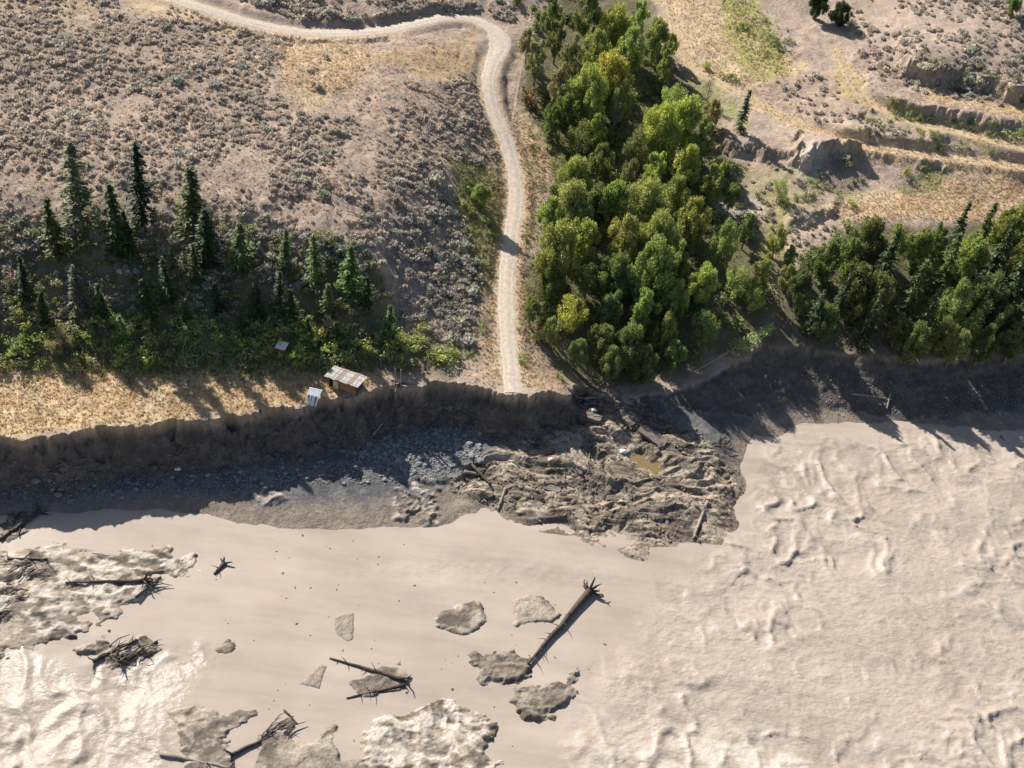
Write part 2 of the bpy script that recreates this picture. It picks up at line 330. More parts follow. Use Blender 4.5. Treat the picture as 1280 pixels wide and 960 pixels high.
def ground_mat():
    m, nt, b = mat('ground'); P = geo(nt)
    a = N(nt, 'ShaderNodeAttribute', attribute_name='albedo').outputs['Color']
    w = N(nt, 'ShaderNodeAttribute', attribute_name='wet').outputs['Fac']
    c = mixc(nt, a, ramp(nt, noise(nt, 2.6, 6, .7, P), [(.25, (.55, .55, .56)), (.5, (1, 1, 1)), (.75, (1.4, 1.38, 1.32))]), 1.0)
    c = mixc(nt, c, ramp(nt, noise(nt, .35, 3, .6, P), [(.3, (.82, .83, .85)), (.7, (1.16, 1.14, 1.1))]), 1.0)
    mu = N(nt, 'ShaderNodeAttribute', attribute_name='mud').outputs['Fac']
    wv = N(nt, 'ShaderNodeTexWave', bands_direction='Y'); wv.inputs['Scale'].default_value = .30; wv.inputs['Distortion'].default_value = 9; wv.inputs['Detail'].default_value = 4; wv.inputs['Detail Scale'].default_value = .35; wv.inputs['Detail Roughness'].default_value = .62
    nt.links.new(P, wv.inputs['Vector'])
    mk = N(nt, 'ShaderNodeMath', operation='MULTIPLY'); nt.links.new(mu, mk.inputs[0]); nt.links.new(ramp(nt, noise(nt, .16, 3, .5, P), [(.40, (.15, .15, .15)), (.58, (1, 1, 1))]), mk.inputs[1]); mu2 = mk.outputs[0]
    vo = N(nt, 'ShaderNodeTexVoronoi', feature='DISTANCE_TO_EDGE'); vo.inputs['Scale'].default_value = .42
    wn_ = N(nt, 'ShaderNodeTexNoise'); wn_.inputs['Scale'].default_value = .5; wn_.inputs['Detail'].default_value = 4; nt.links.new(P, wn_.inputs['Vector'])
    vm = N(nt, 'ShaderNodeVectorMath', operation='MULTIPLY_ADD'); nt.links.new(wn_.outputs['Color'], vm.inputs[0]); vm.inputs[1].default_value = (3.2, 2.2, 0); nt.links.new(P, vm.inputs[2]); 
    vs = N(nt, 'ShaderNodeVectorMath', operation='MULTIPLY'); nt.links.new(vm.outputs[0], vs.inputs[0]); vs.inputs[1].default_value = (.7, 1.25, .5); nt.links.new(vs.outputs[0], vo.inputs['Vector'])
    ck = ramp(nt, vo.outputs['Distance'], [(0, (.3, .28, .27)), (.035, (.6, .58, .57)), (.09, (1, 1, 1))])
    c = mixc(nt, c, ck, mu2)
    cs = mixc(nt, c, ramp(nt, wv.outputs['Fac'], [(.04, (.55, .53, .51)), (.22, (.95, .95, .78)), (.8, (1.1, 1.09, 1.07))]), mu2)
    c = cs
    nt.links.new(c, b.inputs['Base Color'])
    mr = N(nt, 'ShaderNodeMapRange'); nt.links.new(w, mr.inputs[0]); mr.inputs[3].default_value = .95; mr.inputs[4].default_value = .42
    nt.links.new(mr.outputs[0], b.inputs['Roughness'])
    b.inputs['Specular IOR Level'].default_value = .25
    n1 = bump(nt, noise(nt, 1.3, 7, .68, P), .9, .35); n2 = bump(nt, noise(nt, 6, 3, .6, P), .5, .08, n1)
    nt.links.new(n2, b.inputs['Normal']); return m
def plain(name, col, rough=.8, var=.35, scale=3.0, bmp=.3, spec=.3, coord='obj'):
    m, nt, b = mat(name)
    co = N(nt, 'ShaderNodeTexCoord').outputs['Object'] if coord == 'obj' else geo(nt)
    c = mixc(nt, col, ramp(nt, noise(nt, scale, 5, .65, co), [(.3, (1 - var,) * 3), (.7, (1 + var,) * 3)]), 1.0)
    nt.links.new(c, b.inputs['Base Color']); b.inputs['Roughness'].default_value = rough; b.inputs['Specular IOR Level'].default_value = spec
    nt.links.new(bump(nt, noise(nt, scale * 3, 4, .6, co), bmp, .05), b.inputs['Normal']); return m
def leaf_mat(name, trans=.35, var=.45, warm=1.0):
    """leaf colour comes from the object's own colour, varied leaf by leaf"""
    m, nt, b = mat(name); nt.nodes.remove(b); out = nt.nodes['Material Output']
    oi = N(nt, 'ShaderNodeObjectInfo'); g = N(nt, 'ShaderNodeNewGeometry')
    c = mixc(nt, oi.outputs['Color'], ramp(nt, g.outputs['Random Per Island'], [(0, (1 - var, 1 - var, 1 - var)), (.6, (1, 1, 1)), (1, (1 + var, 1 + var * .9, 1 + var * (.3 if warm else .9)))]), 1.0)
    co = N(nt, 'ShaderNodeTexCoord').outputs['Object']
    c = mixc(nt, c, ramp(nt, noise(nt, .45, 3, .6, co), [(.3, (.74, .78, .8) if warm else (.8, .8, .82)), (.7, (1.28, 1.22, 1.0) if warm else (1.2, 1.2, 1.18))]), 1.0)
    d = N(nt, 'ShaderNodeBsdfDiffuse'); t = N(nt, 'ShaderNodeBsdfTranslucent'); gl = N(nt, 'ShaderNodeBsdfGlossy')
    gl.inputs['Roughness'].default_value = .55
    nt.links.new(c, d.inputs[0]); tc = mixc(nt, c, (1.2, 1.15, .66) if warm else (1.05, 1.0, .92), 1.0); nt.links.new(tc, t.inputs[0])
    mx = N(nt, 'ShaderNodeMixShader'); mx.inputs[0].default_value = trans
    nt.links.new(d.outputs[0], mx.inputs[1]); nt.links.new(t.outputs[0], mx.inputs[2])
    m2 = N(nt, 'ShaderNodeMixShader'); m2.inputs[0].default_value = .04
    nt.links.new(mx.outputs[0], m2.inputs[1]); nt.links.new(gl.outputs[0], m2.inputs[2])
    nt.links.new(m2.outputs[0], out.inputs[0]); return m
def water_mat():
    m, nt, b = mat('muddy_water'); P = geo(nt)
    ro = N(nt, 'ShaderNodeAttribute', attribute_name='rough').outputs['Fac']; fo = N(nt, 'ShaderNodeAttribute', attribute_name='foam').outputs['Fac']
    c = ramp(nt, noise(nt, .06, 5, .6, P), [(.3, (.40, .33, .272)), (.55, (.455, .382, .32)), (.75, (.50, .427, .36))])
    m3 = N(nt, 'ShaderNodeMapping'); m3.inputs['Scale'].default_value = (.035, .22, 1); m3.inputs['Rotation'].default_value = (0, 0, -.25); nt.links.new(P, m3.inputs[0])
    c = mixc(nt, c, ramp(nt, noise(nt, 1.0, 6, .62, m3.outputs[0]), [(.32, (.86, .87, .88)), (.5, (1, 1, 1)), (.7, (1.09, 1.08, 1.07))]), 1.0)
    c = mixc(nt, c, (.62, .55, .46), fo, 'MIX')
    nt.links.new(c, b.inputs['Base Color']); b.inputs['Roughness'].default_value = .22; b.inputs['IOR'].default_value = 1.33
    b.inputs['Specular IOR Level'].default_value = .5
    mp = N(nt, 'ShaderNodeMapping'); mp.inputs['Scale'].default_value = (1.0, 1.5, 1); mp.inputs['Rotation'].default_value = (0, 0, .5); nt.links.new(P, mp.inputs[0])
    hh = N(nt, 'ShaderNodeMath', operation='MULTIPLY'); nt.links.new(noise(nt, .7, 6, .62, mp.outputs[0]), hh.inputs[0])
    ad = N(nt, 'ShaderNodeMath', operation='MULTIPLY_ADD'); nt.links.new(ro, ad.inputs[0]); ad.inputs[1].default_value = 1.0; ad.inputs[2].default_value = .07
    nt.links.new(ad.outputs[0], hh.inputs[1])
    nt.links.new(bump(nt, hh.outputs[0], .6, .5), b.inputs['Normal']); return m
M_GROUND = ground_mat(); M_WATER = water_mat()
M_LEAF = leaf_mat('broad_leaf', .45); M_NEEDLE = leaf_mat('conifer_needle', .22, .4); M_SAGE = leaf_mat('sage_leaf', .35, .35, 0.0)
M_BARK = plain('bark', (.27, .235, .20), .9, .4, 2.0, .5); M_GREYWOOD = plain('grey_wood', (.30, .26, .22), .85, .4, 2.5, .5)
M_DARKWOOD = plain('wet_dark_wood', (.085, .066, .055), .7, .45, 2.0, .5); M_STONE = plain('stone', (.25, .25, .255), .85, .45, 1.7, .4, coord='pos')
M_TRACK = plain('track_dirt', (.56, .47, .38), .95, .22, .9, .4, .15, 'pos')
M_GRAVELROAD = M_TRACK
M_GOLD = plain('path_grass', (.50, .385, .24), .95, .3, .8, .4, .1, 'pos')

# ------------------------------------------------------------------ mesh helpers
def npmesh(name, V, F, m=None, smooth=False, attrs=None):
    """V (n,3), F (k,3|4)"""
    V = np.ascontiguousarray(V, np.float32); F = np.ascontiguousarray(F, np.int32)
    me = bpy.data.meshes.new(name); k = F.shape[1]
    me.vertices.add(len(V)); me.vertices.foreach_set('co', V.ravel())
    me.loops.add(F.size); me.loops.foreach_set('vertex_index', F.ravel())
    me.polygons.add(len(F)); me.polygons.foreach_set('loop_start', np.arange(0, F.size, k, dtype=np.int32))
    me.polygons.foreach_set('use_smooth', np.full(len(F), smooth))
    for an, (ty, dat) in (attrs or {}).items():
        a = me.attributes.new(an, ty, 'POINT'); a.data.foreach_set('color' if ty == 'FLOAT_COLOR' else 'value', np.ascontiguousarray(dat, np.float32).ravel())
    me.update(calc_edges=True)
    if m: me.materials.append(m)
    return me
def link(name, me, parent=None):
    o = bpy.data.objects.new(name, me); COL.objects.link(o)
    if parent is not None: o.parent = parent
    return o
def tag(o, label=None, cat=None, group=None, kind=None):
    if label: o['label'] = label
    if cat: o['category'] = cat
    if group: o['group'] = group
    if kind: o['kind'] = kind
    return o
def empty(name, loc=(0, 0, 0), rz=0.0, s=1.0):
    o = bpy.data.objects.new(name, None); COL.objects.link(o); o.empty_display_size = .3
    o.location = loc; o.rotation_euler = (0, 0, rz); o.scale = (s, s, s) if np.isscalar(s) else s; return o

# ------------------------------------------------------------------ ground colours
def blend(C, c, m): return C + (np.array(c) - C) * np.clip(m, 0, 1)[..., None]
def zone(pix, soft=3.0, wob=5.0, seed=0, sc=6.0):
    P = hpoly(pix); x0, y0 = P.min(0) - 12; x1, y1 = P.max(0) + 12
    m = (GX > x0) & (GX < x1) & (GY > y0) & (GY < y1); o = np.zeros(GX.shape)
    s = sdpoly(P, GX[m], GY[m]) + (fbm(GX[m] / sc, GY[m] / sc, 4, 50 + seed) - .5) * wob
    o[m] = 1 - sstep(-soft * .5, soft * .5, s); return o
fine = fbm(GX / 1.6, GY / 1.6, 4, 60); mid = fbm(GX / 7, GY / 7, 4, 61)
C = np.zeros(GX.shape + (3,)) + np.array((.42, .325, .265))
C = blend(C, (.46, .355, .28), sstep(.5, .65, mid)); C = blend(C, (.32, .27, .225), sstep(.55, .75, fine) * .7)
GOLD = (.55, .425, .275); PALE = (.55, .46, .36); OLIVE = (.20, .20, .085); SOIL = (.17, .14, .11)
Z_TERR = zone([(-60,455),(100,455),(200,466),(300,452),(400,455),(470,465),(480,484),(450,499),(400,504),(300,523),(100,542),(0,548),(-60,550)], 3, 4, 1)
Z_SLOPE = zone([(-60,300),(60,290),(200,300),(300,300),(400,310),(470,350),(500,420),(560,440),(560,470),(400,455),(200,462),(-60,455)], 6, 7, 2)
Z_GULLY = zone([(660,60),(720,-40),(800,-40),(830,60),(880,110),(910,200),(930,280),(1000,320),(960,420),(850,470),(760,490),(700,470),(660,420),(655,340),(700,220),(650,130)], 5, 6, 3)
Z_RBANK = zone([(1000,320),(1060,280),(1290,280),(1290,440),(1130,447),(950,430)], 4, 6, 4)
C = blend(C, (.19, .165, .105), Z_SLOPE * .9); C = blend(C, (.115, .12, .055), Z_SLOPE * sstep(.45, .6, mid) * .8)
C = blend(C, (.14, .13, .065), Z_GULLY * .9); C = blend(C, (.14, .125, .08), Z_RBANK * .9)
C = blend(C, GOLD, Z_TERR); C = blend(C, (.43, .29, .155), Z_TERR * sstep(.48, .6, mid) * .7); C = blend(C, (.30, .25, .11), Z_TERR * sstep(.58, .7, fine) * .6)
for k, (pl, c, a) in enumerate([
        ([(340,45),(440,50),(470,70),(440,110),(380,140),(350,100)], GOLD, .75), ([(180,-10),(330,40),(420,48),(420,58),(300,45),(160,10)], GOLD, .8),
        ([(500,60),(590,40),(600,80),(590,120),(540,100),(470,75)], (.47, .34, .2), .8), ([(0,-10),(120,0),(150,30),(40,30),(0,20)], GOLD, .5),
        ([(598,100),(612,95),(632,180),(638,240),(628,300),(624,400),(630,484),(600,480),(598,420),(610,330),(622,240),(612,170)], GOLD, .6),
        ([(640,130),(660,140),(690,200),(665,260),(650,330),(655,440),(690,485),(650,490),(640,400),(650,260)], GOLD, .7),
        ([(560,200),(615,200),(625,260),(615,350),(600,330),(580,280)], (.25, .24, .10), .7),
        ([(500,300),(560,330),(590,390),(560,400),(520,370),(490,330)], (.26, .225, .20), .95),
        ([(800,-40),(880,-40),(920,30),(960,70),(1010,80),(990,110),(930,110),(870,90),(845,50)], GOLD, .95),
        ([(900,-10),(950,0),(980,60),(990,95),(940,100),(900,40)], (.34, .33, .11), .75),
        ([(860,90),(930,120),(940,160),(890,150)], (.27, .27, .11), .6), ([(1000,90),(1060,100),(1090,150),(1000,150),(960,120)], (.42, .32, .235), .8),
        ([(880,95),(960,130),(1050,172),(1130,185),(1290,203),(1290,222),(1130,203),(1050,188),(950,140)], GOLD, .8),
        ([(1020,262),(1080,240),(1160,228),(1290,215),(1290,274),(1150,272),(1060,276)], GOLD, .95), ([(1140,205),(1200,210),(1180,240),(1130,238)], (.25, .27, .10), .7),
        ([(1050,70),(1090,120),(1150,148),(1290,178),(1290,192),(1150,163),(1070,130),(1040,90)], (.42, .34, .15), .8), ([(1160,112),(1290,138),(1290,150),(1160,122)], (.46, .34, .17), .8),
        ([(1010,180),(1035,190),(1010,230),(985,240),(990,205)], (.56, .49, .42), .9), ([(1035,190),(1075,192),(1080,240),(1030,240)], (.24, .195, .17), .8), ([(1150,70),(1240,70),(1235,108),(1150,108)], (.30, .24, .20), .8),  # sunlit and shaded bluff faces, shaded scarp face: light painted into ground colour
        ([(980,280),(1050,268),(1040,300),(1000,350),(970,360)], (.52, .42, .32), .9), ([(905,190),(960,180),(1000,190),(960,205),(910,202)], (.46, .36, .27), .8),
        ([(890,255),(930,235),(960,240),(950,270),(900,300)], (.40, .36, .30), .8), ([(960,260),(985,250),(980,330),(945,320)], (.42, .36, .17), .7),
        ([(905,200),(1000,215),(1070,240),(1000,262),(960,250),(900,240)], (.30, .27, .13), .6),
        ([(675,455),(715,465),(722,490),(690,490),(660,480)], (.38, .27, .18), .8),
        ([(280,425),(380,425),(390,455),(280,455)], (.26, .27, .09), .7), ([(130,455),(280,440),(290,470),(150,470)], (.24, .26, .09), .6)]):
    C = blend(C, c, zone(pl, 3, 5, 10 + k) * a * (0.6 + .8 * sstep(.35, .6, fine)))
C = blend(C, GOLD, (1 - sstep(1.8, 3.2, DT)) * .45); C = blend(C, PALE, 1 - sstep(1.3, 1.9, DT))
C = blend(C, GOLD, (1 - sstep(1.0, 2.2, np.minimum(DP1, DP2))) * .7)
# lower ground: cliff earth, gravel, mud
wet = np.zeros(GX.shape)
low = sstep(-.1, .5, sdj)
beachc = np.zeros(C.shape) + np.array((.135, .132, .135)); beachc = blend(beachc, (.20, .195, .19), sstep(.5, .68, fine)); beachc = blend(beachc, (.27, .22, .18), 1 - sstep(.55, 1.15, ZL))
mudc = np.zeros(C.shape) + np.array((.275, .225, .18)); mudc = blend(mudc, (.175, .142, .115), sstep(.50, .66, fbm(GX / 3.2, GY / 1.8, 4, 63))); mudc = blend(mudc, (.47, .39, .31), sstep(.52, .60, fbm(GX / 5, GY / 3, 4, 62)))
mudc = blend(mudc, (.10, .08, .066), sstep(.5, .9, fr) * .35 * slide_m); mudc = blend(mudc, (.08, .065, .055), sstep(.55, .95, f2) * .5 * slide_m); mudc = blend(mudc, (.05, .042, .036), crackm * .8)
mm = np.maximum(slide_m, (barid >= 0)); lowc = beachc + (mudc - beachc) * mm[..., None]
rb_ = (barid >= 0) & (rough >= .3); lowc[rb_] *= (.62 + .3 * fbm(GX[rb_] / 2.2, GY[rb_] / 1.4, 3, 67))[:, None]
flat = (barid >= 0) & (rough < .3); lowc[flat] = (np.array((.33, .275, .225)) * (0.85 + .3 * fine[flat])[:, None])
lowc = blend(lowc, (.58, .51, .435), dry * sstep(.42, .56, fbm(GX / 1.7, GY / 1.1, 4, 64) * .7 + crump * .3))
lowc = blend(lowc, (.45, .40, .29), (1 - sstep(0, 2.4, sp)) * .5 * sstep(.4, .55, fine))
wet = np.clip(.55 * mm + .8 * flat + .5 * (1 - sstep(.0, .5, ZL)), 0, 1) * low * (1 - .6 * dry)
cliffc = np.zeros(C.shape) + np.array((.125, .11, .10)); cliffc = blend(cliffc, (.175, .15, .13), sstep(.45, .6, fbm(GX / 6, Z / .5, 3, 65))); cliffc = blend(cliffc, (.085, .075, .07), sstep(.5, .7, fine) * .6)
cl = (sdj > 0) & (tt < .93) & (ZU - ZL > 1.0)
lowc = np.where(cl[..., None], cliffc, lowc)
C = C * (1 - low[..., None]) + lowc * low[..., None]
C *= (0.86 + .28 * fbm(GX / .8, GY / .8, 2, 66))[..., None]

# ------------------------------------------------------------------ setting meshes cut out of the one height grid
ny, nx = GX.shape
V = np.stack([GX, GY, Z], 2).reshape(-1, 3)
ex = np.gradient(Z, axis=1) / np.gradient(GX, axis=1); ey = np.gradient(Z, axis=0) / np.gradient(GY, axis=0)
NV = np.stack([-ex, -ey, np.ones_like(Z)], 2); NV /= np.linalg.norm(NV, axis=2, keepdims=True); NV = NV.reshape(-1, 3)
idx = np.arange(ny * nx).reshape(ny, nx)
Q = np.stack([idx[:-1, :-1], idx[:-1, 1:], idx[1:, 1:], idx[1:, :-1]], 2).reshape(-1, 4)
reg = np.zeros(GX.shape, int)                         # 0 hillside 1 cut bank 2 gravel beach 3 slide mud 4 riverbed 100+i bars
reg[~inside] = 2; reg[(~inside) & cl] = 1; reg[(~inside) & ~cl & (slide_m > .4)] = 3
reg[(~inside) & (Z < -.25) & ~cl] = 4
for i in range(len(BARS)): reg[(barid == i) & ~inside & ~cl] = 100 + i
rq = reg.reshape(-1)[Q[:, 0]]
Cf = np.concatenate([C.reshape(-1, 3), np.ones((ny * nx, 1))], 1); Wf = wet.reshape(-1); Mf = (np.maximum(slide_m, (barid < 0) * .3 * rough) * low).reshape(-1)
def cut(name, sel):
    F = Q[sel]
    if len(F) == 0: return None
    u, inv = np.unique(F, return_inverse=True); inv = inv.reshape(F.shape)
    me = npmesh(name, V[u], inv, M_GROUND, True, {'albedo': ('FLOAT_COLOR', Cf[u]), 'wet': ('FLOAT', Wf[u]), 'mud': ('FLOAT', Mf[u])})
    me.normals_split_custom_set_from_vertices(NV[u].astype(np.float32))
    return tag(link(name, me), kind='structure')
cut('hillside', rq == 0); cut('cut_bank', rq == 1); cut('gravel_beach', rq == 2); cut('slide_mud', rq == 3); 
zmin4 = Z.reshape(-1)[Q].max(1)
cut('riverbed', (rq == 4) & (zmin4 > -.8))
for i in range(len(BARS)): cut('mud_bar', rq == 100 + i)

# the river
wxs = np.concatenate([-120 - np.cumsum(.5 * 1.25 ** np.arange(1, 25))[::-1], np.arange(-120, 120.01, .36), 120 + np.cumsum(.5 * 1.25 ** np.arange(1, 25))])
wys = np.concatenate([50 - np.cumsum(.5 * 1.25 ** np.arange(1, 25))[::-1], np.arange(50, 176, .36)])
WX, WY = np.meshgrid(wxs, wys)
RGH = np.stack(unp(*np.array([(945,540),(2200,530),(2200,1400),(640,1400),(700,960),(740,880),(760,800),(800,740),(850,705),(930,660)], float).T, 0), 1)
rr = 1 - sstep(-7, 4, sdpoly(RGH, WX, WY) + (fbm(WX / 8, WY / 8, 3, 70) - .5) * 8)
RG2 = np.stack(unp(*np.array([(-900,840),(0,800),(120,830),(260,810),(240,880),(200,1000),(200,1400),(-900,1400)], float).T, 0), 1)
rr = np.maximum(rr, .8 * (1 - sstep(-5, 3, sdpoly(RG2, WX, WY) + (fbm(WX / 5, WY / 5, 3, 71) - .5) * 6)))
RG3 = np.stack(unp(*np.array([(440,715),(560,695),(760,705),(800,725),(700,735),(560,725)], float).T, 0), 1)
rr = np.maximum(rr, .35 * (1 - sstep(-3, 3, sdpoly(RG3, WX, WY))))
w1 = (fbm(WX / 9, WY / 9, 3, 72) - .5) * 9; w2 = (fbm(WX / 9, WY / 9, 3, 73) - .5) * 9
big = (fbm((WX + w1) / 9, (WY + w2) / 9, 3, 74) - .5) * .9
rdg = ridge((WX * .8 + WY * .6 + w1) / 4.0, (WY * .8 - WX * .6 + w2) / 6.5, 2, 75) ** 2.2 * .66
rd2 = ridge((WX + w2) / 3.0, (WY + w1) / 2.4, 2, 76) ** 3 * .30 * sstep(.30, .55, fbm(WX / 5, WY / 5, 3, 82))
patch = .45 + .9 * sstep(.35, .65, fbm(WX / 16, WY / 16, 3, 77))
WZ = rr * patch * (big + rdg + rd2 - .25) + (fbm(WX / 5, WY / 3, 3, 78) - .5) * .03
FO = np.stack(unp(*np.array([(880,905),(930,900),(1000,915),(1030,960),(1000,1010),(860,1010),(700,1000),(720,930)], float).T, 0), 1)
fo = (1 - sstep(-6, 2, sdpoly(FO, WX, WY))) * sstep(.45, .62, fbm(WX / 2, WY / 2, 4, 79))
fo = np.maximum(fo, rr * sstep(.60, .80, ridge((WX + w2) / 3, (WY + w1) / 3, 3, 81)) * .35)
i2 = np.arange(WX.size).reshape(WX.shape); WQ = np.stack([i2[:-1, :-1], i2[:-1, 1:], i2[1:, 1:], i2[1:, :-1]], 2).reshape(-1, 4)
hz = H(WX.ravel(), WY.ravel()); WQ = WQ[hz[WQ].min(1) < .5]
me = npmesh('river', np.stack([WX, WY, WZ], 2).reshape(-1, 3), WQ, M_WATER, True, {'rough': ('FLOAT', rr), 'foam': ('FLOAT', np.clip(fo, 0, 1))})
tag(link('river', me), kind='structure')
# ochre puddle
pm, pnt, pb = mat('puddle_water'); pb.inputs['Base Color'].default_value = (.22, .16, .075, 1); pb.inputs['Roughness'].default_value = .05
pv = []; cxy = PUD.mean(0)
for k in range(40):
    a = 2 * math.pi * k / 40; d = np.array([math.cos(a), math.sin(a)]); ts = np.linspace(0, 9, 200)
    s = sdpoly(PUD, cxy[0] + d[0] * ts, cxy[1] + d[1] * ts); r = ts[np.argmax(s > 1.9)]
    pv.append((cxy[0] + d[0] * r, cxy[1] + d[1] * r, .78))
me = bpy.data.meshes.new('puddle'); me.from_pydata(pv, [], [list(range(40))]); me.materials.append(pm); tag(link('puddle', me), kind='structure')

# track and path ribbons laid on their beds
def ribbon(name, P, w, mt, lift=.05, seed=0, wf=None):
    T = np.gradient(P[:, :2], axis=0); T /= np.linalg.norm(T, axis=1, keepdims=True); Nn = np.stack([-T[:, 1], T[:, 0]], 1)
    k = 11; n = len(P); s = np.arange(n) * .6
    us = np.linspace(-1, 1, k); ww = np.full(n, w) if wf is None else wf(P)
    l = ww * (1 + .45 * (fbm(s / 1.6, s * 0, 3, seed) - .5)); r = ww * (1 + .45 * (fbm(s / 1.6, s * 0 + 9, 3, seed) - .5))
    off = np.where(us[None] < 0, us[None] * l[:, None], us[None] * r[:, None])
    X = P[:, 0:1] + Nn[:, 0:1] * off; Y = P[:, 1:2] + Nn[:, 1:2] * off
    crown = .05 * np.exp(-(us / .25) ** 2) - .05 * np.exp(-((np.abs(us) - .58) / .18) ** 2)
    Zr = H(X.ravel(), Y.ravel()).reshape(X.shape) + lift + crown[None] + np.where(np.abs(us) > .99, -lift - .02, 0)[None]
    i = np.arange(n * k).reshape(n, k); F = np.stack([i[:-1, :-1], i[1:, :-1], i[1:, 1:], i[:-1, 1:]], 2).reshape(-1, 4)
    F = F[:, ::-1]
    o = link(name, npmesh(name, np.stack([X, Y, Zr], 2).reshape(-1, 3), F, mt, True)); return tag(o, kind='structure')
tw = lambda P: 1.55 + 1.1 * np.exp(-((P[:, 2] - 26.5) / 1.1) ** 2) + .25 * (P[:, 2] > 28.6)
def track_mat():
    m, nt, b = mat('two_rut_track'); P = geo(nt)
    c = ramp(nt, noise(nt, 1.4, 6, .7, P), [(.3, (.42, .345, .27)), (.5, (.56, .48, .395)), (.72, (.66, .58, .49))])
    nt.links.new(c, b.inputs['Base Color']); b.inputs['Roughness'].default_value = .95; b.inputs['Specular IOR Level'].default_value = .15
    nt.links.new(bump(nt, noise(nt, 3, 6, .7, P), .7, .12), b.inputs['Normal']); return m
M_TRACK = track_mat()
ribbon('dirt_track', trackw[2:], 1.55, M_TRACK, .10, 3, tw)
ribbon('grassy_path', path1w, .75, M_GOLD, .03, 5); ribbon('grassy_path', path2w, .6, M_GOLD, .03, 6)

# ------------------------------------------------------------------ vegetation prototypes
def cards(c, a, b):
    """diamond leaf faces: centre, half length vector, half width vector"""
    n = len(c); Vv = np.stack([c - a, c + b * 1.0 - a * .1, c + a, c - b - a * .1], 1).reshape(-1, 3)
    return Vv, np.arange(4 * n).reshape(n, 4)
def unit(v): return v / (np.linalg.norm(v, axis=-1, keepdims=True) + 1e-9)
def rdir(n, g): return unit(g.normal(size=(n, 3)))
def tube(P, rad, k=7, jit=0.0, g=None):
    P = np.asarray(P, float); rad = np.asarray(rad, float); n = len(P)
    T = unit(np.gradient(P, axis=0)); ref = np.array([0, 0, 1.0]) if abs(T[0, 2]) < .8 else np.array([1.0, 0, 0])
    A = unit(np.cross(T, ref)); B = np.cross(T, A); th = np.linspace(0, 2 * math.pi, k, endpoint=False)
    rr_ = rad[:, None] * (1 + (jit * (g.random((n, k)) - .5) if jit else 0))
    Vv = P[:, None] + (A[:, None] * np.cos(th)[None, :, None] + B[:, None] * np.sin(th)[None, :, None]) * rr_[..., None]
    i = np.arange(n * k).reshape(n, k); j = np.roll(i, -1, 1)
    F = np.stack([i[:-1], j[:-1], j[1:], i[1:]], 2).reshape(-1, 4)
    Vv = Vv.reshape(-1, 3); Vv = np.concatenate([Vv, P[[0]], P[[-1]]]); m0, m1 = n * k, n * k + 1
    caps = [[i[0, q], m0, m0, j[0, q]] for q in range(k)] + [[i[-1, q], j[-1, q], m1, m1] for q in range(k)]
    return Vv, F, caps
class MB:
    def __init__(s): s.v = []; s.f = []; s.n = 0
    def add(s, V_, F_):
        s.v.append(np.asarray(V_, float)); s.f += [tuple(int(q) + s.n for q in dict.fromkeys(f)) for f in np.asarray(F_).tolist()]; s.n += len(V_); return s
    def tube(s, P, r, k=7, jit=0.0, g=None):
        V_, F_, c = tube(P, r, k, jit, g); s.add(V_, F_); s.n -= len(V_); s.f += [tuple(int(q) + s.n for q in dict.fromkeys(f)) for f in c]; s.n += len(V_); return s
    def box(s, x0, x1, y0, y1, z0, z1):
        v = [(x, y, z) for z in (z0, z1) for y in (y0, y1) for x in (x0, x1)]
        return s.add(v, [(0, 2, 3, 1), (4, 5, 7, 6), (0, 1, 5, 4), (2, 6, 7, 3), (0, 4, 6, 2), (1, 3, 7, 5)])
    def mesh(s, name, m, smooth=False):
        me = bpy.data.meshes.new(name); me.from_pydata(np.concatenate(s.v).tolist(), [], s.f); me.materials.append(m)
        if smooth: me.polygons.foreach_set('use_smooth', np.ones(len(me.polygons), bool))
        me.update(); return me
def conifer(seed, h=15.0, r=2.7, dens=1.0, sparse=0.0):
    g = np.random.default_rng(seed); cs, As, Bs = [], [], []
    nw = int(30 * dens)
    for w in range(nw):
        f = .05 + .93 * (w / nw) ** .95; L = r * (1 - f) ** .8 * (.75 + .5 * g.random()) + .12
        for q in range(g.integers(5, 9)):
            if g.random() < sparse: continue
            a = g.random() * 6.283; l = L * (.6 + .55 * g.random()); d = np.array([math.cos(a), math.sin(a), 0])
            n = max(4, int(11 * l / r + 4)); t = (np.arange(n) + g.random(n)) / n
            side = np.array([-d[1], d[0], 0]); z = f * h - l * .35 * t ** 1.3 + .12 * l
            off = (g.random(n) - .5) * .9 * (1.05 - t) * l * .5
            c = d * (t * l)[:, None] + side * off[:, None] + np.array([0, 0, 1]) * (z + g.normal(0, .08, n))[:, None]
            al = unit(d + side * np.sign(off)[:, None] * .8 + g.normal(0, .25, (n, 3)) + np.array([0, 0, -.25]))
            b = unit(np.cross(al, g.normal(0, .55, (n, 3)) + np.array([0, 0, 1])))
            cs.append(c); As.append(al * (.26 + .22 * g.random((n, 1)))); Bs.append(b * (.10 + .09 * g.random((n, 1))))
    Vv, F = cards(np.concatenate(cs), np.concatenate(As), np.concatenate(Bs))
    z = np.linspace(-.6, h * .96, 8); tr = MB().tube(np.stack([np.cumsum(g.normal(0, .05, 8)), np.cumsum(g.normal(0, .05, 8)), z], 1), .22 * (1 - np.linspace(0, .93, 8)), 6)
    return npmesh('conifer_crown', Vv, F, M_NEEDLE), tr.mesh('conifer_trunk', M_BARK, True)
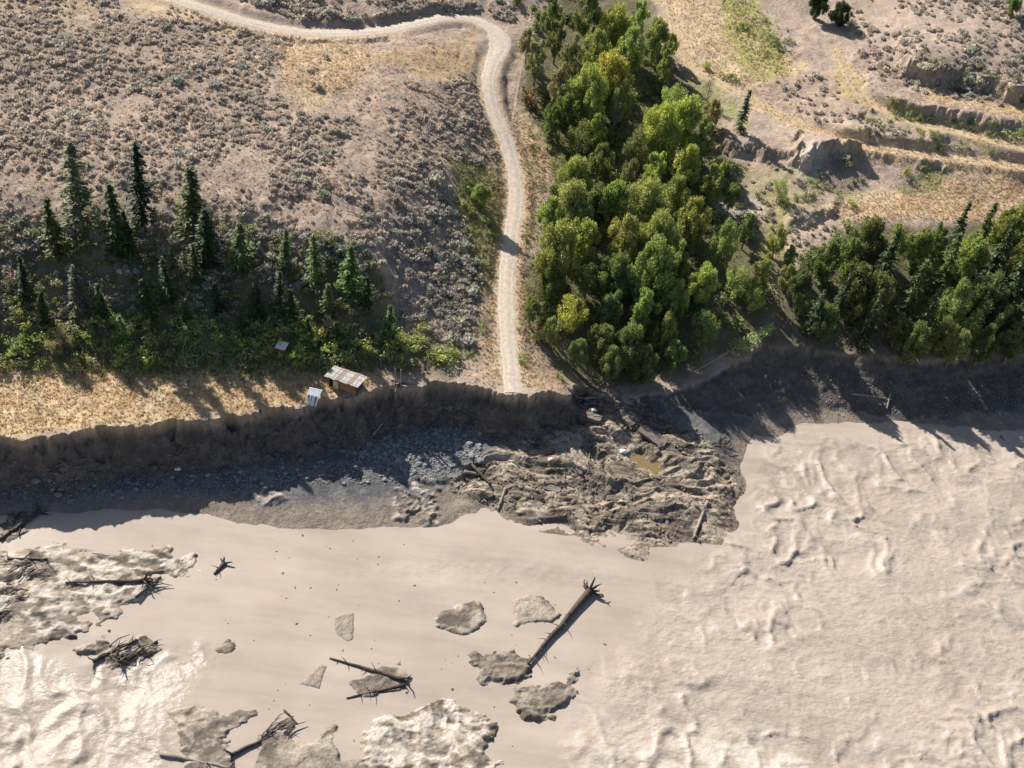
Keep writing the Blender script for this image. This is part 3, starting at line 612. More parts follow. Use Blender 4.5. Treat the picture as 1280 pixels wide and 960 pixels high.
def leafball(g, centres, radii, n, size, zs=1.3, up=.5, stroke=0.0):
    cs, As, Bs = [], [], []
    for c, r in zip(centres, radii):
        k = int(n * r * r); d = rdir(k, g); rad = r * g.random((k, 1)) ** .33
        p = c + d * rad * np.array([1, 1, zs]) + g.normal(0, .12, (k, 3)) * r; nrm = unit(d * .6 + g.normal(0, .6, (k, 3)) + np.array([0, 0, up]))
        a = unit(np.cross(nrm, g.normal(size=(k, 3))) + stroke * (d * .6 + np.array([0, 0, 1.0]))); b = unit(np.cross(nrm, a)); s = size * (.6 + .8 * g.random((k, 1)))
        cs.append(p); As.append(a * s * (1 + .35 * stroke)); Bs.append(b * s * (.62 - .12 * stroke))
    return cards(np.concatenate(cs), np.concatenate(As), np.concatenate(Bs))
def broadleaf(seed, h=13.5, r=3.3, base=.16, nc=24, n=300, size=.215, zs=2.1):
    g = np.random.default_rng(seed); cen, rad = [], []
    nc = int(nc * 2.1)
    while len(cen) < nc:
        p = g.uniform(-1, 1, 3)
        if (p ** 2).sum() > 1: continue
        f = (p[2] + 1) / 2; taper = .55 + .75 * math.sin(math.pi * min(.95, .12 + f * .8))
        cen.append(np.array([p[0] * r * taper * .8, p[1] * r * taper * .8, h * (base + (.93 - base) * f)])); rad.append(r * g.uniform(.13, .29))
    Vv, F = leafball(g, cen, rad, n, size, zs, .5, 1.0)
    tr = MB(); top = h * .8
    tr.tube([(0, 0, -.7), (.1, .05, h * .2), (-.1, .1, h * .45), (.05, 0, top)], [.30, .24, .17, .05], 7)
    for c in cen[:9]:
        z0 = min(c[2] * .6, top * .8); tr.tube([(0, 0, z0), (c[0] * .5, c[1] * .5, (z0 + c[2]) / 2 + .2), tuple(c)], [.11, .08, .03], 5)
    return npmesh('leaf_crown', Vv, F, M_LEAF), tr.mesh('leaf_trunk', M_BARK, True)
def shrub(seed, r=1.5, h=1.7, n=90, size=.17, m=None, lobes=7):
    g = np.random.default_rng(seed); cen = [np.array([g.normal(0, .42) * r, g.normal(0, .42) * r, h * g.uniform(.25, .75)]) for _ in range(lobes)]
    Vv, F = leafball(g, cen, [r * g.uniform(.3, .52) for _ in cen], n, size, 1.0, .7)
    st = MB()
    for c in cen[:5]: st.tube([(0, 0, -.3), (c[0] * .6, c[1] * .6, c[2] * .6), tuple(c)], [.05, .04, .015], 4)
    return npmesh('shrub_foliage', Vv, F, m or M_LEAF), st.mesh('shrub_stem', M_BARK)
def sagecards(seed, r=.62, h=.62, n=46, size=.17):
    g = np.random.default_rng(seed); d = rdir(n, g); d[:, 2] = np.abs(d[:, 2]); p = d * np.array([r, r, h]) * g.uniform(.55, 1, (n, 1)) * np.array([1, 1, .9]) + np.array([0, 0, .08])
    a = unit(d + np.array([0, 0, .9]) + g.normal(0, .35, (n, 3))); b = unit(np.cross(a, g.normal(size=(n, 3)))); s = size * g.uniform(.7, 1.3, (n, 1))
    return cards(p, a * s * 1.15, b * s * .8)
def deadtree(seed, h=10.0, r=2.6):
    g = np.random.default_rng(seed); tr = MB().tube([(0, 0, -.6), (.1, 0, h * .5), (.2, .1, h)], [.2, .13, .03], 6); tw = MB()
    for k in range(34):
        z = h * g.uniform(.25, .97); a = g.random() * 6.283; L = r * (1.1 - .6 * z / h) * g.uniform(.6, 1.1)
        e = np.array([math.cos(a) * L, math.sin(a) * L, z + L * g.uniform(.3, .9)]); s0 = np.array([.1, 0, z])
        tw.tube([s0, (s0 + e) / 2 + g.normal(0, .1, 3), e], [.06, .045, .02], 4)
        for q in range(6):
            p = s0 + (e - s0) * g.uniform(.3, .95); tw.tube([p, p + g.normal(0, .5, 3) + np.array([0, 0, .4])], [.035, .015], 3)
    return tr.mesh('dead_trunk', M_GREYWOOD), tw.mesh('dead_branches', M_GREYWOOD)
P_CON = [conifer(1), conifer(2, r=2.4), conifer(3, r=3.1, dens=.9), conifer(4, r=2.5, sparse=.35)]
P_COT = [broadleaf(11), broadleaf(12, r=3.0, nc=20), broadleaf(13, r=3.9, nc=30), broadleaf(14, h=14, r=2.7, nc=20, zs=1.8), broadleaf(15, r=3.5, nc=22, n=85)]
P_SHR = [shrub(21), shrub(22, 1.7, 1.5), shrub(23, 1.3, 2.0), shrub(24, 1.6, 1.4, 60)]
P_DEAD = [deadtree(31), deadtree(32, 9, 3)]
ONE = ['first', 'second', 'third', 'fourth', 'fifth', 'sixth', 'seventh', 'eighth', 'ninth', 'tenth', 'eleventh', 'twelfth', 'thirteenth', 'fourteenth', 'fifteenth',
       'sixteenth', 'seventeenth', 'eighteenth', 'nineteenth', 'twentieth']
ORD = ONE + ['twenty-' + w for w in ONE[:9]] + ['thirtieth'] + ['thirty-' + w for w in ONE[:9]] + ['fortieth']
def plant(name, proto, loc, s, rz, col, parts=('crown', 'trunk'), tilt=(0, 0)):
    e = empty(name, loc, rz, s); e.rotation_euler = (tilt[0], tilt[1], rz)
    for nm, me in zip(parts, proto):
        o = link(nm, me, e); o.color = (*col, 1)
    return e
def at_top(px, py, dz): return hit(px, py, dz)
def vary(c, a=.16):
    k = 1 + random.uniform(-a, a); return tuple(max(.01, q * k * (1 + random.uniform(-.08, .08))) for q in c)

# ---- conifers of the left slope: photo pixel of the tip, height in metres, prototype, colour, look
FIR = (.075, .12, .05); FIRL = (.15, .20, .07); FIRG = (.19, .21, .14); FIRB = (.14, .26, .07)
LEFT = [(82,170,17.5,3,FIRG,'tall thin grey-green fir with see-through crown'), (163,174,17.5,2,(.032,.06,.028),'tallest dense dark fir'), (232,206,13,0,FIRL,'mid-sized fir with sunlit left edge'),
        (132,224,16,0,FIR,'slim dark fir'), (152,262,9,1,FIR,'small fir'), (56,246,12.5,1,FIRL,'olive green fir'), (250,258,13,0,FIR,'dark narrow fir'), (240,300,9,1,FIRL,'small pale fir'),
        (296,276,11.5,2,FIRL,'broad olive fir'), (355,284,9,1,FIRL,'short fir'), (393,290,11,0,FIRL,'pointed fir with bright tip'), (438,304,11.5,1,FIRB,'vivid green fir'), (88,328,9.5,3,FIRG,'grey sparse fir'),
        (20,318,9,1,FIR,'dark fir'), (205,318,10,3,FIR,'thin dark fir'), (180,345,9,0,FIR,'dark fir'), (318,352,8,0,FIR,'dark fir'), (345,338,10,1,FIR,'slim fir'), (365,360,8.5,1,FIR,'dark fir'), (408,352,8,0,FIRL,'olive fir'),
        (487,378,8,1,FIRB,'bright green small fir'), (270,352,7.5,1,FIR,'dark fir'), (120,352,8.5,1,FIR,'dark fir'), (300,385,6,2,FIR,'broad dark fir'), (228,372,7,0,FIR,'dark fir'), (48,362,8,1,FIR,'dark fir'), (150,392,6.5,2,FIRB,'bushy bright green fir'), (460,345,7.5,1,FIR,'small dark fir'),(420,400,5,2,FIR,'squat dark fir'),(385,395,5,1,FIR,'dark fir')]
LEFT.sort(key=lambda t: t[0])
for i, (px, py, h, pr, c, look) in enumerate(LEFT):
    h *= 1.0
    x, y, z = at_top(px, py, h)
    e = plant('fir_tree', P_CON[pr], (x, y, z - .2), (h / 15 * random.uniform(1.1, 1.75), h / 15 * random.uniform(1.1, 1.75), h / 15), random.uniform(0, 6), vary(c, .2), tilt=(random.uniform(-.05, .05), random.uniform(-.05, .05)))
    tag(e, f'{look} on the left slope, {ORD[i]} from the left', 'fir tree', 'firs on the left slope')

# ---- cottonwoods of the gully: pixel of crown centre, scale, colour, three rows counted up from the river
CB = (.43, .50, .185); CM = (.37, .44, .19); CD = (.235, .295, .135); CG = (.38, .40, .26); CY = (.52, .54, .17)
TRACKROW = [(722,442,.5,CD,0),(690,412,.5,CM,1),(664,388,.45,CD,0),(715,388,.72,CY,4),(668,362,.5,CG,4),(692,350,.6,CD,2),(700,318,.95,CM,2),(728,300,.9,CB,0),(690,268,.8,CM,1),(716,262,.95,CM,2),(745,255,.85,CD,0),(722,222,.85,CM,2),
            (752,205,.75,CD,1),(698,205,.5,CG,4),(725,170,.7,CD,4),(745,160,.75,CB,3),(690,150,.6,CD,0),(708,135,.6,CD,2),(735,118,1.0,CB,2),(765,98,1.05,CY,2),(775,128,.75,CM,1),(700,105,.8,CG,3),(715,75,.9,CG,3),(672,72,.85,CG,3),(660,55,.6,CG,1),(697,45,.85,CD,3),(745,62,.9,CM,1)]
MIDROW = [(765,452,.6,CD,1),(805,455,.6,CD,2),(845,442,.6,CD,0),(875,436,.5,CD,3),(752,425,.7,CD,0),(790,432,.75,CD,2),(832,415,.7,CM,1),(765,388,.8,CD,3),(805,385,.95,CM,3),(845,375,.75,CM,1),(735,350,.6,CD,4),(770,345,.8,CD,2),(812,340,1.05,CM,2),(845,330,.8,CM,1),(780,302,.95,CM,1),(825,300,1.0,CB,2),
          (765,260,.9,CM,0),(805,258,1.0,CM,2),(845,248,.95,CM,1),(785,228,.8,CD,1),(820,215,.9,CM,3),(858,205,.85,CB,1),(800,180,.8,CD,4),(825,165,1.0,CB,2),(858,150,1.05,CB,0),(880,175,.85,CM,3),(840,125,.8,CM,4),(790,62,.9,CM,1),(820,48,.85,CM,0),(768,32,.9,CM,2),(735,18,.9,CD,1),(690,15,.8,CD,3)]
FARROW = [(985,345,.5,CM,1),(1002,378,.5,CD,0),(988,318,.45,CM,3),(942,372,.5,CM,4),(880,408,.7,CD,4),(880,352,.8,CM,0),(920,352,.65,CM,4),(955,338,.62,CM,3),(972,300,.55,CM,1),(905,305,.8,CM,1),(935,285,.65,CD,3),(868,275,.9,CM,1),(895,225,.85,CM,3),(915,245,.5,CD,0),
          (890,140,.6,CG,1),(830,85,.65,CM,3),(800,22,.8,CM,3),(838,55,.55,CM,1),(975,235,.45,CG,4),(940,360,.5,CD,4)]
for row, nm in ((TRACKROW, 'track side of the gully'), (MIDROW, 'middle of the gully'), (FARROW, 'right side of the gully')):
    row.sort(key=lambda t: -t[1])
    for i, (px, py, s, c, pr) in enumerate(row):
        s *= 1.1
        x, y, z = hit(px, py, 7.6 * s); c2 = vary(c, .12)
        e = plant('cottonwood_tree', P_COT[pr], (x, y, z - .2), (s * 1.02, s * 1.02, s * random.uniform(.95, 1.1)), random.uniform(0, 6), c2)
        look = {CB: 'light green', CM: 'mid green', CD: 'dark green', CG: 'grey-green', CY: 'bright yellow-green'}[c]
        tag(e, f'{look} cottonwood on the {nm}, {ORD[i]} up from the river', 'tree', f'cottonwoods on the {nm}')
# ---- trees of the right bank
RB = [(1142,428,.55,CD,2),(1195,432,.55,CM,0),(1232,428,.6,CD,1),(1270,424,.6,CD,0),(1035,402,.5,CD,2),(1085,408,.5,CD,1),(1000,355,.55,CD,0),(1020,395,.5,CG,2),(1035,325,.6,CD,1),(1062,318,.62,CM,3),(1088,300,.7,CD,2),(1068,355,.7,CD,0),(1105,335,.75,CD,1),(1092,372,.7,CD,2),(1052,375,.5,CD,4),(1118,302,.6,CM,1),
      (1150,308,.62,CM,0),(1140,372,.75,CM,1),(1172,298,.55,CD,3),(1198,288,.55,CD,1),(1228,292,.6,CM,0),(1262,285,.7,CM,2),(1182,335,.7,CM,2),(1212,322,.75,CM,0),(1246,325,.75,CD,1),(1278,318,.7,CM,0),(1160,398,.65,CM,4),
      (1195,378,.75,CM,1),(1230,372,.75,CD,2),(1265,362,.8,CD,0),(1212,408,.6,CM,4),(1250,405,.65,CD,1),(1285,395,.7,CD,2),(1125,410,.5,CD,4),(1308,340,.8,CD,2),(1320,390,.7,CD,0),(1180,418,.5,CM,2)]
RB.sort(key=lambda t: t[0])
for i, (px, py, s, c, pr) in enumerate(RB):
    s *= 1.32
    con = i % 3 == 1
    h = 14 * s + 1.5
    x, y, z = hit(px, py, (h * .5 if con else 7.6 * s))
    if con: e = plant('fir_tree', P_CON[pr % 4], (x, y, z - .2), h / 15 * 1.15, random.uniform(0, 6), vary(FIRL if c == CM else FIR, .1))
    else: e = plant('bank_tree', P_COT[pr], (x, y, z - .2), s * 1.02, random.uniform(0, 6), vary(tuple(np.array(c) * .82), .1))
    tag(e, f'{"pointed dark green fir" if con else "leafy green tree"} on the right bank, {ORD[i]} tree right of the gully', 'tree', 'trees on the right bank')
# ---- single trees, shrubs and snags that stand apart
SOLO = [(602,246,1.1,CM,'green round bush-like tree left of the winding track', .62), (588,228,.5,CD,'small dark green tree behind the round bush by the track', .4), (612,272,.5,CM,'low green tree just below the round bush by the track', .4),
        (1137,208,.5,CM,'round green bush under the golden path on the right', .42), (1060,247,.5,CB,'light green bush at the foot of the small bluff', .38), (1272,158,.8,CM,'large green bush at the right edge below the upper path', .5),
        (566,436,.5,CB,'bright green round shrub above the cliff left of the track', .42), (530,402,.5,CY,'yellow-green shrub at the foot of the gravel chute', .36), (975,48,.5,CD,'dark bush at the edge of the green meadow', .42), (912,88,.5,CD,'dark upright bush beside the golden path', .36),
        (885,78,.5,CM,'green bush left of the dark upright bush by the path', .42), (922,96,.5,CM,'small green bush right of the dark upright bush by the path', .3), (1022,8,.5,(.05,.085,.035),'large dark tree at the top edge casting shade to its right', .75), (1052,18,.5,(.05,.085,.035),'dark tree right of the large one at the top edge', .65),
        (930,28,.5,CD,'low dark bush in the upper meadow', .35), (1268,8,.5,CD,'dark tree in the upper right corner', .6), (962,40,.5,CM,'green bush left of the dark bush in the meadow', .35),
        (75,428,.5,CG,'pale green round shrub at the left foot of the slope', .62), (20,432,.5,CM,'green shrub near the left edge above the golden terrace', .5), (985,45,.5,CG,'grey bush in the meadow under the dark trees', .35),
        (1240,205-40,.4,CD,'dark shrub beside the large bush on the right', .3), (655,445,.4,CM,'green shrub right of the track near the cliff', .3), (700,465,.4,CM,'sapling beside the broken bank', .3), (672,415,.4,CB,'light green shrub at the track side', .35)]
for k, (px, py, _, c, lab, s) in enumerate(SOLO):
    x, y, z = hit(px, py, 2.3 * s / .5)
    if s >= .55: e = plant('tree', P_COT[(0, 2, 4)[k % 3]], (x, y, z - .8), (s * 1.0, s * 1.0, s * .8), random.uniform(0, 6), vary(c, .06))
    else: e = plant('shrub', P_SHR[k % 4], (x, y, z - .1), s * 2.9, random.uniform(0, 6), vary(c, .06), ('foliage', 'stem'))
    tag(e, lab, 'tree' if s >= .55 else 'shrub')
x, y, z = hit(932, 135, 6); e = plant('fir_tree', P_CON[0], (x, y, z - .1), .72, 1.0, FIR); tag(e, 'lone dark fir between the gully trees and the golden path', 'fir tree')
x, y, z = hit(668, 108, 4); e = plant('withered_bush', P_SHR[1], (x, y, z - .1), 2.2, 1.0, (.22, .14, .085), ('foliage', 'stem')); tag(e, 'rust brown withered bush at the bend of the track', 'bush')
for k, (px, py, s, lab) in enumerate([(768,150,.9,'bare grey dead tree among the upper gully cottonwoods'), (735,335,.7,'bare grey dead tree amid the lower gully cottonwoods'), (672,352,.6,'bare grey dead tree close to the track'), (722,395,.6,'bare pale dead tree behind the yellow-green cottonwood'),
                                      (1165,345,.6,'bare pale leaning dead tree in the right bank wood'), (1275,338,.6,'bare brown dead tree at the right edge'), (885,118,.7,'bare dead tree beside the light green cottonwoods'), (410,405,.5,'bare grey dead tree on the left slope')]):
    x, y, z = hit(px, py, 5 * s); e = plant('dead_tree', P_DEAD[k % 2], (x, y, z - .1), s, random.uniform(0, 6), (.3, .28, .26), ('trunk', 'branches')); tag(e, lab, 'dead tree')

# ---- shrubs in numbers
def inpoly(P, n, g):
    lo, hi = P.min(0), P.max(0); out = np.zeros((0, 2))
    while len(out) < n:
        q = g.uniform(lo, hi, (n * 3, 2)); out = np.concatenate([out, q[sdpoly(P, q[:, 0], q[:, 1]) < 0]])
    return out[:n]
def at(D, x, y):
    i = np.clip(np.searchsorted(gx, x), 0, len(gx) - 1); j = np.clip(np.searchsorted(gy, y), 0, len(gy) - 1); return D[j, i]
G2 = np.random.default_rng(99)
def nth(k):
    k += 1
    return f"{k}{'th' if 10 <= k % 100 <= 20 else {1: 'st', 2: 'nd', 3: 'rd'}.get(k % 10, 'th')}"
TALK = {CM: 'mid green', CB: 'light green', CD: 'dark green', CG: 'grey-green'}
def spots(pix, n, dmin=3.2):
    q = inpoly(hpoly(pix), n, G2); return q[(at(DT, q[:, 0], q[:, 1]) > dmin) & (at(sdj, q[:, 0], q[:, 1]) < -1.0)]
def shrubs(pix, n, cols, smin, smax, place, group, dmin=3.2):
    q = spots(pix, n, dmin); cnt = {}
    for x, y in q[np.argsort(q[:, 0])]:
        s = G2.uniform(smin, smax); c = cols[G2.integers(len(cols))]
        e = plant('shrub', P_SHR[G2.integers(4)], (x, y, float(H(x, y)[0]) - .1), (s, s, s * G2.uniform(.8, 1.25)), G2.uniform(0, 6), vary(c, .15), ('foliage', 'stem'))
        t = TALK.get(c, 'greyish olive'); k = cnt.get(t, 0); cnt[t] = k + 1
        tag(e, f'{t} shrub {place}, {nth(k)} such from the left', 'shrub', group)
def thicket(name, zones, col, label):
    Vs, Fs, n0 = [], [], 0; pr = [shrub(70 + k, 1.6, 1.7, 80, .19)[0] for k in range(3)]; vf = []
    for me in pr:
        v = np.empty(len(me.vertices) * 3, np.float32); me.vertices.foreach_get('co', v); v = v.reshape(-1, 3); vf.append((v, np.arange(len(v)).reshape(-1, 4)))
    for pix, n, a, b in zones:
        for x, y in spots(pix, n):
            v, f = vf[G2.integers(3)]; s = G2.uniform(a, b); t = G2.uniform(0, 6.28); ca, sa = math.cos(t), math.sin(t)
            Vs.append(np.stack([v[:, 0] * ca - v[:, 1] * sa, v[:, 0] * sa + v[:, 1] * ca, v[:, 2]], 1) * s + np.array([x, y, float(H(x, y)[0]) - .1])); Fs.append(f + n0); n0 += len(v)
    o = link(name, npmesh(name, np.concatenate(Vs), np.concatenate(Fs), M_LEAF)); o.color = (*col, 1); tag(o, label, 'undergrowth', kind='stuff')
shrubs([(-40,390),(100,400),(300,405),(420,410),(520,420),(560,455),(440,462),(300,452),(190,465),(-40,458)], 120, [CM, CB, CM, CY, CG], .8, 1.6, 'at the foot of the left slope', 'thicket at the foot of the left slope')
shrubs([(-40,290),(100,275),(300,285),(430,300),(480,350),(500,410),(300,400),(-40,390)], 80, [(.36,.35,.27), CD, (.28,.29,.17), CG], .5, 1.1, 'among the firs of the left slope', 'shrubs among the left firs')
shrubs([(905,205),(960,215),(1000,215),(1050,245),(985,262),(960,300),(930,300),(920,250)], 24, [CG, CM, (.3,.3,.2)], .5, .9, 'on the ground below the pale bluff', 'shrubs below the pale bluff')
shrubs([(1080,150),(1180,168),(1260,185),(1260,196),(1120,185),(1070,168)], 28, [CD, CM, CG], .45, .8, 'between the two golden paths', 'shrubs between the paths')
shrubs([(900,5),(960,10),(1000,50),(990,100),(950,90),(920,40)], 12, [CM, CG], .4, .8, 'in the upper right meadow', 'meadow shrubs')
shrubs([(560,200),(600,195),(622,260),(610,380),(600,450),(545,450),(570,330),(575,260)], 30, [CG, (.36,.37,.15), CM], .35, .75, 'just left of the track', 'shrubs left of the track')
shrubs([(650,140),(680,190),(680,260),(655,330),(655,430),(645,430),(650,300),(655,230)], 18, [CG, (.36,.37,.15)], .3, .6, 'just right of the track', 'shrubs right of the track', 2.4)
shrubs([(1150,74),(1240,84),(1290,100),(1290,128),(1150,108)], 26, [CD, (.3,.3,.22), CG], .5, 1.0, 'on the face of the upper right scarp', 'shrubs on the upper right scarp')
shrubs([(1100,132),(1290,160),(1290,176),(1120,148)], 26, [CD, CG, CM], .45, .9, 'under the ledge above the upper path', 'shrubs under the ledge')
shrubs([(1030,208),(1080,205),(1085,238),(1020,240)], 9, [CD, CG], .4, .8, 'in the hollow of the small bluff', 'shrubs in the hollow')
thicket('undergrowth', [([(665,120),(700,60),(830,70),(890,130),(920,220),(940,300),(970,350),(930,410),(840,455),(740,470),(680,430),(660,370),(690,230)], 200, .8, 1.7), ([(1000,330),(1060,285),(1300,285),(1300,430),(1130,440),(1000,415)], 150, .7, 1.5), ([(640,0),(720,-20),(720,40),(660,40)], 18, .8, 1.4)],
        CD, 'dark green undergrowth below the trees of the gully and the right bank')
thicket('slope_scrub', [([(-60,290),(100,275),(300,285),(430,300),(480,350),(500,410),(300,400),(-60,390)], 260, .35, .8), ([(-60,385),(300,400),(520,420),(560,455),(440,462),(190,462),(-60,456)], 120, .5, 1.1)], (.32, .34, .18), 'low greyish scrub covering the shaded left slope')

# ---- sagebrush: the largest as objects, the rest as one cover
SAGEZ = [([(-60,-10),(200,0),(330,45),(380,50),(340,90),(360,140),(430,150),(470,110),(590,90),(605,150),(625,200),(600,210),(560,200),(560,260),(590,300),(600,360),(560,330),(520,300),(470,300),(400,300),(200,285),(-60,275)], 7000, .5, .95),
         ([(300,0),(520,0),(640,0),(640,30),(600,15),(540,12),(460,28),(380,30)], 320, .9, 1.6), ([(470,230),(560,210),(600,330),(590,430),(560,420),(510,300)], 330, .7, 1.3),
         ([(1050,-10),(1300,-10),(1300,140),(1150,115),(1100,100),(1060,60)], 1000, .6, 1.3), ([(960,100),(1040,90),(1080,140),(1160,165),(1100,180),(1000,150)], 120, .5, .9), ([(880,180),(1000,190),(1060,200),(1060,240),(960,280),(900,240)], 110, .5, 1.0),
         ([(-60,270),(200,280),(430,290),(480,340),(300,350),(-60,340)], 420, .8, 1.5), ([(-60,330),(300,340),(470,360),(480,410),(300,400),(-60,400)], 260, .7, 1.4), ([(980,270),(1060,268),(1030,310),(980,340)], 45, .5, .9), ([(380,55),(450,60),(480,90),(400,130),(350,100)], 25, .6, 1.1), ([(400,285),(480,295),(560,330),(605,430),(550,440),(490,400),(440,340)], 230, .6, 1.2)]
SG = [npmesh('sage_foliage', *sagecards(40 + k, .62 + .08 * (k % 3), .6, 70), M_SAGE) for k in range(5)]
pts = []
for pix, n, a, b in SAGEZ:
    q = inpoly(hpoly(pix), n, G2); d = fbm(q[:, 0] / 9, q[:, 1] / 9, 3, 90)
    k = (at(DT, q[:, 0], q[:, 1]) > 2.6) & (at(np.minimum(DP1, DP2), q[:, 0], q[:, 1]) > 1.3) & (d > .26 + .2 * G2.random(len(q)))
    q = q[k]; s = G2.uniform(a, b, len(q)) * (.75 + .6 * d[k]) * np.exp(G2.normal(0, .22, len(q))) * np.where(G2.random(len(q)) < .08, 1.45, 1.0); pts.append(np.column_stack([q, s]))
pts = np.concatenate(pts); zz = H(pts[:, 0], pts[:, 1])
dist = np.sqrt(pts[:, 0] ** 2 + pts[:, 1] ** 2 + (CAMZ - zz) ** 2)
uu = pts[:, 0] / (pts[:, 1] * math.cos(DEP) + (CAMZ - zz) * math.sin(DEP)) * FPX + 640
order = np.argsort(-(pts[:, 2] / dist) * ((uu > 0) & (uu < 1280)))
SAGEC = [(.56, .56, .50), (.64, .61, .55), (.46, .48, .42), (.58, .55, .49)]
for k in order[:300]:
    x, y, s = pts[k]; z = zz[k] - .06
    o = link('sagebrush', SG[k % 5]); o.location = (x, y, z); o.scale = (s, s, s * .95); o.rotation_euler = (0, 0, G2.uniform(0, 6)); o.color = (*vary(SAGEC[k % 4], .15), 1)
    lr = 'open bench left of the track' if x < 0 else 'dry slope at the upper right'
    tag(o, f'large grey-green sagebrush clump on the {lr}', 'sagebrush', f'large sagebrush on the {lr}')
Vs, Fs, n0 = [], [], 0
protos = [sagecards(60 + k, .6, .55, 34, .2) for k in range(6)]
for k in order[300:]:
    x, y, s = pts[k]; v, f = protos[k % 6]; a = G2.uniform(0, 6.28); ca, sa = math.cos(a), math.sin(a)
    w = np.stack([v[:, 0] * ca - v[:, 1] * sa, v[:, 0] * sa + v[:, 1] * ca, v[:, 2]], 1) * s + np.array([x, y, zz[k] - .05]); Vs.append(w); Fs.append(f + n0); n0 += len(v)
o = link('sagebrush_cover', npmesh('sagebrush_cover', np.concatenate(Vs), np.concatenate(Fs), M_SAGE)); o.color = (.62, .57, .51, 1); tag(o, 'low grey sagebrush covering the dry bench and slopes', 'sagebrush', kind='stuff')
# ---- grass tufts
def grass(name, zones, col, label, hmin, hmax):
    Vs, Fs, n0 = [], [], 0
    for pix, n in zones:
        q = inpoly(hpoly(pix), n, G2); q = q + G2.normal(0, 2.2, q.shape) * (G2.random((len(q), 1)) < .6); q = q[(at(DT, q[:, 0], q[:, 1]) > 1.9) & (at(sdj, q[:, 0], q[:, 1]) < -.25)]
        z = H(q[:, 0], q[:, 1]); m = len(q)
        for b in range(6):
            a = G2.uniform(0, 6.28, m); h = G2.uniform(hmin, hmax, m); l = G2.uniform(.1, .5, m); w = .05 + .05 * G2.random(m)
            bx, by = q[:, 0] + G2.normal(0, .12, m), q[:, 1] + G2.normal(0, .12, m); dx, dy = np.cos(a), np.sin(a)
            V3 = np.stack([np.stack([bx - dy * w, by + dx * w, z - .03], 1), np.stack([bx + dy * w, by - dx * w, z - .03], 1), np.stack([bx + dx * l * h, by + dy * l * h, z + h], 1)], 1).reshape(-1, 3)
            Vs.append(V3); Fs.append(np.arange(3 * m).reshape(m, 3) + n0); n0 += 3 * m
    o = link(name, npmesh(name, np.concatenate(Vs), np.concatenate(Fs), M_SAGE)); o.color = (*col, 1); tag(o, label, 'grass', kind='stuff')
grass('dry_grass', [([(-60,450),(200,455),(300,448),(480,460),(480,482),(400,500),(300,519),(100,539),(0,545),(-60,547)], 3800), ([(800,-40),(880,-40),(1000,80),(960,125),(870,85)], 1800), ([(1020,262),(1160,228),(1290,215),(1290,272),(1060,274)], 2200),
                    ([(340,45),(470,60),(440,120),(350,110)], 900), ([(598,100),(612,95),(640,240),(628,480),(600,480),(610,300)], 1300), ([(640,130),(690,200),(655,330),(690,485),(648,485),(650,260)], 1500), ([(-60,-10),(590,60),(600,200),(450,290),(-60,270)], 6000),
                    ([(880,95),(1050,172),(1290,203),(1290,222),(1050,188)], 900), ([(1040,60),(1290,130),(1290,190),(1080,130)], 900)], (.74, .59, .41), 'dry golden grass on the terraces and benches', .2, .5)
grass('green_grass', [([(-60,440),(200,450),(300,436),(480,450),(470,466),(200,470),(-60,460)], 2500), ([(895,-10),(940,0),(985,70),(975,95),(940,80)], 500), ([(560,200),(615,200),(625,260),(600,450),(545,460),(580,300)], 1200), ([(660,120),(830,60),(940,280),(860,450),(690,440),(660,330)], 3500), ([(1000,320),(1290,285),(1290,430),(1000,420)], 2500)],
      (.32, .34, .12), 'green grass along the thickets and in the gully', .25, .6)

# ------------------------------------------------------------------ hut, lean-to, outhouse
M_TIN = plain('weathered_tin', (.66, .62, .58), .55, .30, 2.2, .2, .5); M_RUST = plain('rusty_tin', (.46, .36, .30), .7, .35, 2.5, .2)
M_BOARD = plain('brown_board', (.30, .17, .10), .85, .35, 3.0, .4); M_DOOR = plain('pale_door', (.62, .52, .30), .7, .15, 3.0, .2); M_DARKB = plain('dark_board', (.10, .085, .08), .9, .3, 3.0, .3)
M_WHITE = plain('white_board', (.78, .77, .74), .6, .12, 2.0, .15); M_BLUE = plain('blue_grey_sheet', (.33, .38, .43), .5, .2, 1.5, .1)
def bm_part(name, mb, m, par, rx=0.0, loc=(0, 0, 0)):
    o = link(name, mb.mesh(name, m), par); o.location = loc; o.rotation_euler = (rx, 0, 0); return o
def sheet_mesh(name, w, l, m, waves=4, th=.02, amp=.035):
    n = waves * 4 + 1; x = np.linspace(-w / 2, w / 2, n); z = amp * np.cos(np.linspace(0, waves * 2 * math.pi, n))
    v = [(a, y, b + t) for t in (0, -th) for y in (0, l) for a, b in zip(x, z)]; f = []
    for k in range(n - 1):
        f += [(k, k + 1, n + k + 1, n + k), (2 * n + k, 3 * n + k, 3 * n + k + 1, 2 * n + k + 1), (k, 2 * n + k, 2 * n + k + 1, k + 1), (n + k, n + k + 1, 3 * n + k + 1, 3 * n + k)]
    f += [(0, n, 3 * n, 2 * n), (n - 1, 3 * n - 1, 4 * n - 1, 2 * n - 1)]
    me = bpy.data.meshes.new(name); me.from_pydata(v, [], f); me.materials.append(m); return me
hx, hy, hz_ = hit(426, 500); hz_ = max(float(H(hx, hy + 1.5)[0]), 9.6)
hut = empty('shed', (hx, hy + 1.3, hz_ - .1), R(-15)); tag(hut, 'weathered wooden shed with pale tin roof, hanging over the cliff edge', 'shed')
W2, DP, HF, HB = 2.55, 2.9, 2.7, 2.2
w = MB()
for k in range(7): w.box(-.55 + .44 * k, -.55 + .44 * k + .42, -.03 + .012 * (k % 2), .03, .05, HF)
bm_part('front_wall', w, M_BOARD, hut)
